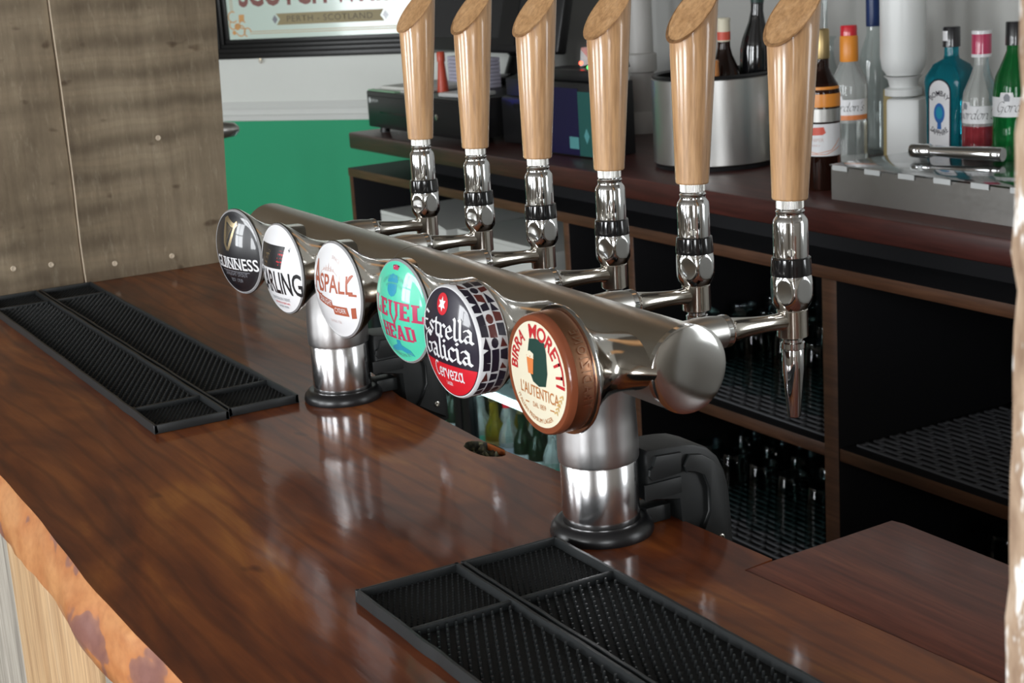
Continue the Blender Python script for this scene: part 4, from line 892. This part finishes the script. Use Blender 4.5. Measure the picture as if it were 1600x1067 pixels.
# receipt printer, right of the screen
t = thing('receipt_printer', 'black receipt printer beside the till screen', 'printer', bb(-1.97, 1.30, Z0), R(4))
bm = B(); box(bm, -0.12, 0.12, 0.0, 0.26, 0.0, 0.13, 0.01); obj('body', bm, 'black', t)
bm = B(); prism(bm, [(-0.12, 0.0), (0.0, 0.0), (0.0, 0.045), (-0.04, 0.055), (-0.12, 0.055)], -0.118, 0.118, Matrix(((0, 0, 1, 0), (-1, 0, 0, 0), (0, 1, 0, 0), (0, 0, 0, 1))), bev=0.004); obj('cover', bm, 'black_satin', t, (0, 0.02, 0.1302))
bm = B(); box(bm, -0.05, 0.05, -0.004, 0.0005, 0.10, 0.112); obj('paper_slot', bm, 'black_gloss', t)
# boxed goods with teal end, and the router on it
t = thing('teal_carton', 'indigo and teal carton behind the third and fourth handles', 'carton', bb(-1.70, 1.26, Z0), R(3))
bm = B(); box(bm, -0.14, 0.13, 0.0, 0.12, 0.0, 0.185, 0.003); obj('carton', bm, 'black', t)
bm = B(); box(bm, -0.13, 0.058, -0.0015, 0.0, 0.004, 0.172, mi=0); obj('indigo_panel', bm, 'indigo', t)
bm = B(); box(bm, 0.058, 0.13, -0.002, 0.0, 0.004, 0.165); p_ = obj('teal_panel', bm, 'teal', t)
bm = B(); box(bm, 0.015, 0.055, -0.0024, -0.0014, 0.02, 0.05); obj('pale_patch', bm, 'teal_light', t)
decal('leaf_mark', [poly2([(0.092, 0.035), (0.104, 0.055), (0.092, 0.075), (0.080, 0.055)])], 'teal_light', p_, lambda x, y: Vector((x, -0.0026, y)))
t = thing('router', 'black router with red and green lights on the carton', 'router', bb(-1.70, 1.30, 0.1842), R(3))
bm = B(); box(bm, -0.13, 0.10, -0.02, 0.07, 0.0, 0.03, 0.006); obj('body', bm, 'black', t)
bm = B(); prism(bm, [(-0.03, 0.031), (0.03, 0.042), (0.012, 0.05), (-0.022, 0.08)], 0.03, 0.06, Matrix(((1, 0, 0, 0), (0, 0, 1, 0), (0, 1, 0, 0), (0, 0, 0, 1))), bev=0.003); obj('white_plug', bm, 'white_plastic', t)
for (x, z, r_, mm) in ((0.026, 0.090, 0.010, 'led_red'), (0.02, 0.045, 0.005, 'led_red'), (0.052, 0.035, 0.0045, 'led_green')):
    bm = B(); bmesh.ops.create_icosphere(bm, subdivisions=2, radius=r_); obj('indicator_light', bm, mm, t, (x, 0.0, z) if z < 0.05 else (x, 0.03, z))
bm = B(); tube(bm, [(0.07, 0.05, 0.02), (0.07, 0.05, 0.06), (0.09, 0.06, 0.09), (0.105, 0.075, 0.06), (0.11, 0.08, 0.03)], 0.006, 8); obj('cable', bm, 'black', t)
# pale boxed-in pipe rising behind the worktop things
t = thing('waste_pipe', 'off-white vertical pipe between the fourth handle and the steel bucket', 'pipe', bb(-1.93, 1.66, Z0))
bm = B(); tube(bm, [(0, 0, 0.03), (0, 0, 1.54)], 0.034, 24); obj('pipe', bm, 'pipe', t)
bm = B(); lathe(bm, [(0.055, 0), (0.055, 0.022), (0.046, 0.05), (0.040, 0.058), (0.036, 0.058)], 28); obj('foot_socket', bm, 'pipe', t)
bm = B(); lathe(bm, [(0.034, 0.165), (0.042, 0.168), (0.042, 0.215), (0.034, 0.22)], 28); obj('joint_collar', bm, 'pipe', t)

# ---- steel ice bucket with bottles
bk = thing('ice_bucket', 'large round brushed steel ice bucket with a black rim', 'ice bucket', bb(-1.265, 1.40, Z0))
Rk, Hk = 0.146, 0.212
bm = B(); lathe(bm, [(0.14, 0.0), (0.142, 0.008), (0.138, 0.010)], 64); obj('base', bm, 'black', bk)
bm = B(); lathe(bm, [(Rk-0.004, 0.010), (Rk, 0.013), (Rk, Hk-0.006), (Rk-0.004, Hk-0.004)], 72, cap=False); obj('steel_wall', bm, 'bucket', bk)
bm = B(); lathe(bm, [(Rk-0.0045, Hk-0.008), (Rk-0.002, Hk), (Rk-0.006, Hk+0.004), (Rk-0.014, Hk), (Rk-0.016, 0.02), (0, 0.02)], 64, cap=False); obj('rim_and_liner', bm, 'black', bk)
def wine(name, lab, x, y, z, rot, glassm, foil, foil_label, h=0.30):
    t = thing(name, lab, 'bottle', (x, y, z)); t.rotation_euler = rot
    bm = B(); lathe(bm, [(0, 0), (0.035, 0), (0.0375, 0.004), (0.0375, h*0.58), (0.033, h*0.64), (0.019, h*0.74), (0.0145, h*0.80), (0.0142, h)], 28); obj('bottle_glass', bm, glassm, t)
    bm = B(); lathe(bm, [(0.0150, h*0.84), (0.0152, h*0.985), (0.0165, h*0.987), (0.0165, h), (0.013, h+0.003), (0, h+0.003)], 24); obj('foil_cap', bm, foil, t)
    bm = B(); lathe(bm, [(0.0155, h*0.85), (0.0157, h*0.91)], 24, cap=False); obj('neck_label', bm, foil_label, t)
    bm = B(); lathe(bm, [(0.0379, h*0.12), (0.0379, h*0.42)], 28, cap=False); obj('paper_label', bm, 'print_cream', t); return t
bx_, by_, _ = bb(-1.265, 1.40)
wine('wine_bottle', 'dark wine bottle with a red-banded pale foil in the steel bucket', bx_+0.055, by_-0.01, 0.022, (R(1), R(2), 0), 'liq_dark', 'print_cream', 'print_red_label', 0.315)
wine('wine_bottle', 'tall dark green wine bottle at the right of the steel bucket', bx_+0.066, by_+0.064, 0.030, (R(0), R(4), 0), 'black_gloss', 'print_black', 'print_green_dark', 0.40)
wine('wine_bottle', 'dark wine bottle leaning left in the steel bucket', bx_-0.066, by_+0.01, 0.022, (R(-2), R(-6), 0), 'liq_bottle_green', 'print_black', 'print_grey', 0.30)
t = wine('wine_bottle', 'short bottle with an orange cork low in the steel bucket', bx_+0.092, by_-0.056, 0.022, (R(3), R(2), 0), 'liq_clear', 'print_orange_brown', 'print_orange_brown', 0.225)
t.scale = (0.55, 0.55, 1.0)

# ---- spirit bottles by the window side
def spirit(lab, x, y, h, r, rz, glassm, capm, prof=None, z=Z0):
    t = thing('spirit_bottle', lab, 'bottle', bb(x, y, z), rz)
    pf = prof or [(0, 0), (r-0.004, 0), (r, 0.005), (r, h*0.55), (r*0.94, h*0.61), (r*0.62, h*0.70), (0.0165, h*0.76), (0.0150, h*0.80), (0.0150, h*0.86)]
    bm = B(); lathe(bm, pf, 36); obj('bottle_glass', bm, glassm, t)
    return t
def ring_part(name, t, prof, m_, label=None, cap=True):
    bm = B(); lathe(bm, prof, 36, cap=cap); o = obj(name, bm, m_, t)
    if label: o['label'] = label
    return o
def panel(name, t, r, w_, z0_, z1_, m_):
    return decal(name, [poly2([(-w_/2, 0), (w_/2, 0), (w_/2, z1_-z0_), (-w_/2, z1_-z0_)])], m_, t, wrap(r, z0_, 0.0005), 0.008)
def gordons(t, r, z0_, z1_, band=None, w_=0.125):
    l = panel('label', t, r, w_, z0_, z1_, 'print_white')
    hh_ = z1_-z0_
    decal('script_lettering', [fit(strokes("Gordon's", SCR, .10, R(50), .35, .02), 0.004, hh_*0.26, 0.084, hh_*0.33, 0.35)], 'print_black', l, wrap(r, z0_, 0.0009))
    decal('crest', [poly2([(-0.020, hh_*.80), (-0.010, hh_*.80), (-0.009, hh_*1.04), (-0.013, hh_*1.18), (-0.018, hh_*1.18), (-0.022, hh_*1.0)])], 'print_grey', l, wrap(r, z0_, 0.0009))
    decal('label_tab', [poly2([(-0.030, hh_), (-0.002, hh_), (-0.004, hh_*1.24), (-0.028, hh_*1.24)])], 'print_white', l, wrap(r, z0_, 0.0005), 0.01)
    if band: panel('band', t, r, w_, z0_-0.011, z0_, band)
# clear bottle with an orange and red cap
t = spirit('clear gin bottle with script label and orange and red cap', -1.022, 1.60, 0.31, 0.041, R(30), 'liq_clear', None)
gordons(t, 0.041, 0.110, 0.145, 'print_amber')
ring_part('neck_sleeve', t, [(0.0200, 0.228), (0.0208, 0.232), (0.0205, 0.283), (0.0185, 0.286)], 'print_orange_cap' if False else 'cap_orange' if 'cap_orange' in M else M.setdefault('cap_orange', mat('orange_neck_sleeve', (0.80, 0.28, 0.03), 0.35)))
ring_part('cap', t, [(0.0190, 0.286), (0.0190, 0.306), (0.017, 0.309), (0, 0.309)], 'print_red')
ring_part('peach_liquid_band', t, [(0.0413, 0.02), (0.0413, 0.092)], 'lid_clear', cap=False)
# dark bottle with white and orange label, gold cap
t = spirit('dark bottle with orange shoulder band and white label beside the steel bin', -0.775, 1.305, 0.33, 0.036, R(30), 'liq_dark', None, [(0, 0), (0.033, 0), (0.036, 0.005), (0.036, 0.20), (0.032, 0.216), (0.020, 0.236), (0.0145, 0.25), (0.0140, 0.30)])
l = panel('label', t, 0.036, 0.115, 0.072, 0.138, 'print_white')
decal('logo', [poly2([(-0.030, 0.045), (-0.026, 0.058), (0.014, 0.060), (0.018, 0.048), (0.012, 0.044), (-0.028, 0.042)])], 'print_red_label', l, wrap(0.036, 0.072, 0.0009))
decal('small_lettering', [fit(text2d('JUNIPER'), -0.004, 0.030, 0.036, 0.007), fit(text2d('BERRY'), -0.004, 0.020, 0.022, 0.004)], 'print_faint', l, wrap(0.036, 0.072, 0.0009))
decal('flourish', [nib([[(-0.05, 0.030), (-0.03, 0.012), (0.0, 0.006), (0.03, 0.012), (0.05, 0.034)], [(-0.05, 0.012), (-0.02, 0.004), (0.02, 0.004), (0.05, 0.018)]], 0.0016, R(45), .8)], 'print_amber', l, wrap(0.036, 0.072, 0.0009))
ring_part('orange_band', t, [(0.0363, 0.172), (0.0363, 0.197), (0.033, 0.213)], 'cap_orange', cap=False)
ring_part('clear_band', t, [(0.0363, 0.142), (0.0363, 0.168)], 'bin', cap=False)
ring_part('gold_cap', t, [(0.0155, 0.268), (0.0160, 0.27), (0.0160, 0.325), (0.014, 0.328), (0, 0.328)], 'gold_cap')
# clear decanter and blue-topped bottle behind
t = spirit('clear round-shouldered decanter behind the orange-capped bottle', -1.17, 1.66, 0.30, 0.042, 0, 'glass', None, [(0, 0), (0.040, 0), (0.044, 0.01), (0.046, 0.14), (0.040, 0.18), (0.024, 0.21), (0.020, 0.23), (0.020, 0.265), (0.026, 0.275)])
ring_part('pourer', t, [(0.008, 0.26), (0.006, 0.29), (0.006, 0.36), (0.004, 0.362)], 'glass')
t = spirit('tall clear bottle with a dark blue cap behind the orange-capped bottle', -1.085, 1.735, 0.36, 0.036, 0, 'glass', None, [(0, 0), (0.034, 0), (0.036, 0.005), (0.036, 0.20), (0.030, 0.24), (0.018, 0.275), (0.0165, 0.30)])
ring_part('blue_cap', t, [(0.0185, 0.295), (0.0190, 0.30), (0.0190, 0.40), (0.016, 0.403), (0, 0.403)], M.setdefault('cap_navy', mat('navy_cap', (0.012, 0.035, 0.13), 0.3)))
# inverted white dispenser on its block
t = thing('drinks_dispenser', 'inverted white plastic bottle dispenser on a white block', 'dispenser', bb(-0.87, 1.62, Z0), R(25))
bm = B(); box(bm, -0.030, 0.048, -0.03, 0.03, 0.0, 0.152, 0.008); obj('block', bm, 'white_plastic', t)
bm = B(); lathe(bm, [(0.024, 0.153), (0.040, 0.158), (0.040, 0.172), (0.030, 0.176), (0.034, 0.192), (0.043, 0.20), (0.0, 0.20)], 32); obj('collar', bm, 'white_plastic', t)
bm = B(); lathe(bm, [(0.0, 0.2005), (0.036, 0.202), (0.046, 0.216), (0.050, 0.24), (0.050, 0.40), (0.047, 0.43), (0.0, 0.432)], 36); obj('bottle', bm, 'white_plastic', t)
t = tag(obj('yellow_carton', (lambda bm: (box(bm, -0.03, 0.03, 0, 0.05, 0, 0.16, 0.003), bm)[-1])(B()), M.setdefault('straw', mat('straw_card', (0.46, 0.36, 0.16), 0.6)), None, bb(-0.955, 1.675, Z0), (0, 0, R(20))), 'straw-coloured carton behind the white dispenser', 'carton')
# blue square-shouldered gin bottle
t = thing('spirit_bottle', 'square-shouldered clear blue gin bottle with arched white label', 'bottle', bb(-0.672, 1.565, Z0), R(2))
bm = B(); rows = []
for w_, d_, z in ((0.042, 0.028, 0), (0.044, 0.030, 0.004), (0.046, 0.032, 0.150), (0.050, 0.034, 0.200), (0.048, 0.033, 0.212), (0.034, 0.024, 0.236), (0.018, 0.016, 0.248), (0.0150, 0.0150, 0.256), (0.0150, 0.0150, 0.290)):
    e = 0.25 if z < 0.24 else 0.9; ring = []
    for i in range(32):
        a = 2*PI*i/32; c, s_ = math.cos(a), math.sin(a); p_ = e if z < 0.24 else 1.0
        ring.append(bm.verts.new((w_*math.copysign(abs(c)**p_, c), d_*math.copysign(abs(s_)**p_, s_), z)))
    rows.append(ring)
for a, b_ in zip(rows, rows[1:]):
    for i in range(32): bm.faces.new((a[i], a[(i+1) % 32], b_[(i+1) % 32], b_[i]))
bm.faces.new(rows[0][::-1]); bm.faces.new(rows[-1]); obj('bottle_glass', bm, 'liq_blue', t, smooth=50)
ring_part('cap', t, [(0.0185, 0.272), (0.0185, 0.311), (0.017, 0.313), (0, 0.313)], 'print_black')
decal('cap_seal', [poly2([(-0.008, 0.285), (0.006, 0.285), (0.006, 0.305), (-0.008, 0.305)])], 'print_white', t, wrap(0.0186, 0, 0.0004))
flat = lambda off: (lambda x, y: Vector((x, -0.0345-off, y)))
arch = [(-0.031, 0.045), (0.031, 0.045), (0.031, 0.185)]+[(0.031*math.cos(R(a)), 0.185+0.024*math.sin(R(a))) for a in range(20, 180, 20)]+[(-0.031, 0.185)]
decal('label_border', [poly2(arch)], 'print_navy', t, flat(0.0003)); l = decal('label', [poly2([(x*0.9, 0.122+(y-0.122)*0.965) for x, y in arch])], 'print_white', t, flat(0.0006))
decal('emblem', [disc2(0, 0.138, 0.015, 0.021), poly2([(-0.006, 0.105), (0.006, 0.105), (0.005, 0.12), (-0.005, 0.12)])], 'print_skyblue', l, flat(0.0009)); decal('emblem_centre', [disc2(0, 0.139, 0.009, 0.013)], 'print_blue', l, flat(0.0012))
sh = lambda ar: ([(x, y+0.150) for x, y in ar[0]], ar[1])
decal('lettering', [sh(arc(text2d('BOMBAY', .01), 0.024, 90, 0.011, 112)), ([(x, y+0.128) for x, y in arc(text2d('SAPPHIRE', .01), 0.036, 270, 0.011, 92, True)[0]], text2d('SAPPHIRE', .01)[1]), fit(text2d('DRY GIN'), 0, 0.066, 0.022, 0.005)], 'print_navy', l, flat(0.0009))
# pink and green gin bottles
t = spirit('clear gin bottle with script label, pink liquid and pink cap', -0.556, 1.53, 0.31, 0.037, R(13), 'liq_clear', None)
gordons(t, 0.037, 0.128, 0.163, None, 0.112)
ring_part('pink_liquid', t, [(0.0372, 0.004), (0.0374, 0.008), (0.0374, 0.118), (0.0372, 0.122)], 'liq_pink', cap=False)
ring_part('cap', t, [(0.0195, 0.262), (0.0195, 0.305), (0.018, 0.308), (0, 0.308)], 'print_pink'); ring_part('cap_band', t, [(0.0200, 0.258), (0.0200, 0.264)], 'print_white'); ring_part('cap_top', t, [(0.0198, 0.303), (0.0198, 0.310), (0, 0.310)], 'print_white')
t = spirit('green gin bottle with script label half hidden by the post', -0.452, 1.51, 0.33, 0.040, R(46), 'liq_green', None, [(0, 0), (0.037, 0), (0.040, 0.005), (0.040, 0.195), (0.036, 0.225), (0.020, 0.262), (0.0150, 0.275), (0.0145, 0.31)])
gordons(t, 0.040, 0.150, 0.188, None, 0.118)
ring_part('cap', t, [(0.0175, 0.285), (0.0175, 0.328), (0.016, 0.330), (0, 0.330)], 'print_black')

# ---- steel ice bin with clear lid, jigger on top
ib = thing('ice_bin', 'low scuffed steel bin with a clear lid on the back worktop', 'ice bin', bb(-0.36, 1.225, Z0), BRZ)
bm = B(); x0, x1, y0, y1, h_ = -0.30, 0.34, 0.0, 0.24, 0.066
box(bm, x0, x1, y0, y0+0.003, 0, h_); box(bm, x0, x1, y1-0.003, y1, 0, h_); box(bm, x0, x0+0.003, y0+0.003, y1-0.003, 0, h_); box(bm, x1-0.003, x1, y0+0.003, y1-0.003, 0, h_); box(bm, x0+0.003, x1-0.003, y0+0.003, y1-0.003, 0, 0.003)
obj('tub', bm, 'bin', ib)
bm = B(); box(bm, x0-0.002, x1+0.002, y0-0.003, y1, h_+0.0005, h_+0.0045, 0.001); ld = obj('lid', bm, 'lid_clear', ib)
M['white_clear'] = mat('milky_acrylic_tab', (0.62, 0.64, 0.64), 0.3)
for q in range(7):
    bm = B(); box(bm, x0+0.008+q*0.092, x0+0.050+q*0.092, y0-0.0045, y0-0.0032, h_-0.006, h_+0.004); obj('lid_tab', bm, 'white_clear', ld)
bm = B(); box(bm, x0+0.15, x0+0.22, y1-0.035, y1-0.02, h_+0.0046, h_+0.012, 0.002); obj('hinge', bm, 'bin', ld)
jx, jy, jz = bb(-0.50, 1.40, 0)
t = thing('muddler', 'short steel bar muddler lying on the clear lid', 'muddler', (jx, jy, 0.0842), R(16))
RYm = Matrix.Rotation(R(90), 4, 'Y')
bm = B(); lathe(bm, [(0, -0.095), (0.013, -0.095), (0.0145, -0.09), (0.0145, -0.055), (0.012, -0.05)], 24, RYm); obj('head', bm, 'chrome', t)
bm = B(); lathe(bm, [(0.010, -0.0505), (0.0105, -0.03), (0.0125, 0.02), (0.0145, 0.08), (0.0145, 0.10), (0.013, 0.103), (0, 0.103)], 24, RYm); obj('shaft', bm, 'chrome', t)

# ================================================================== ON THE END WALL
wl = thing('wall_mirror', 'pale printed pub mirror in a black frame on the white wall', 'mirror', (WP.x, WP.y, 0), WR)
def W(x, y): return (x, y)
a0, a1, b0, b1 = -0.293, 0.70, 0.203, 0.86; fw = 0.066
bm = B()
for (q0, q1, ins, d) in ((0, 0.02, 0, 0.020), (0.02, 0.036, 0, 0.030), (0.036, 0.05, 0, 0.024), (0.05, fw, 0, 0.015)):
    for (xa, xb, za, zb) in ((a0+q0, a1-q0, b0+q0, b0+q1), (a0+q0, a1-q0, b1-q1, b1-q0), (a0+q0, a0+q1, b0+q1, b1-q1), (a1-q1, a1-q0, b0+q1, b1-q1)): box(bm, xa, xb, -d, -0.001, za, zb, 0.002)
obj('frame', bm, 'sign_frame', wl)
bm = B(); box(bm, a0+fw, a1-fw, -0.008, -0.002, b0+fw, b1-fw); g_ = obj('printed_glass', bm, 'sign_glass', wl)
P = lambda off: (lambda x, y: Vector((x, -0.0082-off, y)))
decal('red_lettering', [fit(text2d('SCOTCH WHISKY', 0.03), 0.185, 0.381, 0.72, 0.085)], 'sign_red', g_, P(0.0004), 0.1)
decal('ribbon', [poly2([(-0.028, 0.312), (0.392, 0.312), (0.378, 0.330), (0.392, 0.350), (-0.028, 0.350), (-0.014, 0.331)])], 'sign_gold', g_, P(0.0004), 0.1)
decal('ribbon_diamonds', [poly2([(-0.045, 0.331), (-0.034, 0.346), (-0.023, 0.331), (-0.034, 0.316)]), poly2([(0.387, 0.331), (0.398, 0.346), (0.409, 0.331), (0.398, 0.316)])], 'print_grey', g_, P(0.0006), 0.1)
decal('lettering', [fit(text2d('PERTH - SCOTLAND', 0.0, 1.1), 0.182, 0.3215, 0.335, 0.020)], 'sign_dark', g_, P(0.0008), 0.1)
decal('border_lines', [poly2([(-0.14, z), (0.60, z), (0.60, z+0.003), (-0.14, z+0.003)]) for z in (0.285, 0.292)]+[poly2([(x, 0.36), (x+0.003, 0.36), (x+0.003, 0.78), (x, 0.78)]) for x in (-0.212, -0.205)], 'sign_line', g_, P(0.0004), 0.1)
fl = [poly2([(-0.182, 0.328), (-0.160, 0.332), (-0.158, 0.352), (-0.180, 0.352)]), disc2(-0.190, 0.312, 0.012, 0.012, 10), disc2(-0.205, 0.292, 0.008, 0.008, 8)]
fl += [ (lambda d: ([(x+cx, y+cy) for x, y in d[0]], d[1]))(ring2(r0, r0+0.004, 18, s0, s0+260)) for cx, cy, r0, s0 in ((-0.205, 0.345, 0.016, 60), (-0.178, 0.298, 0.016, 200), (-0.150, 0.292, 0.012, 0), (-0.207, 0.318, 0.012, 120), (-0.168, 0.318, 0.011, 30))]
decal('corner_scroll', fl, 'sign_orange', g_, P(0.0005), 0.1)
bm = B()
for i in range(12):
    pass
lathe(bm, [(0.0055, -0.001), (0.0068, 0.0), (0.0055, 0.001), (0.0042, 0.0)], 16, Matrix.Rotation(R(90), 4, 'X'), cap=False); lathe(bm, [(0.002, 0.005), (0.002, 0.012)], 8)
obj('hanging_ring', bm, 'gold', wl, (-0.107, -0.012, 0.193))
# rounded end of a steel rail peeping past the plank screen
t = thing('steel_rail', 'rounded end of a grey steel rail behind the plank screen', 'rail', (-2.18, 0.545, 0.112), R(62))
bm = B(); tube(bm, [(-0.62, 0, 0), (-0.04, 0, 0), (-0.012, 0, 0), (0, 0, 0)], [0.022, 0.022, 0.018, 0.006], 20); obj('rail', bm, 'satin', t)
bm = B(); tube(bm, [(-0.40, 0, -0.022), (-0.40, 0, FL-0.1115)], 0.02, 16); lathe(bm, [(0.06, 0), (0.06, 0.006)], 20, Matrix.Translation((-0.40, 0, FL-0.1115))); obj('standard', bm, 'satin', t)
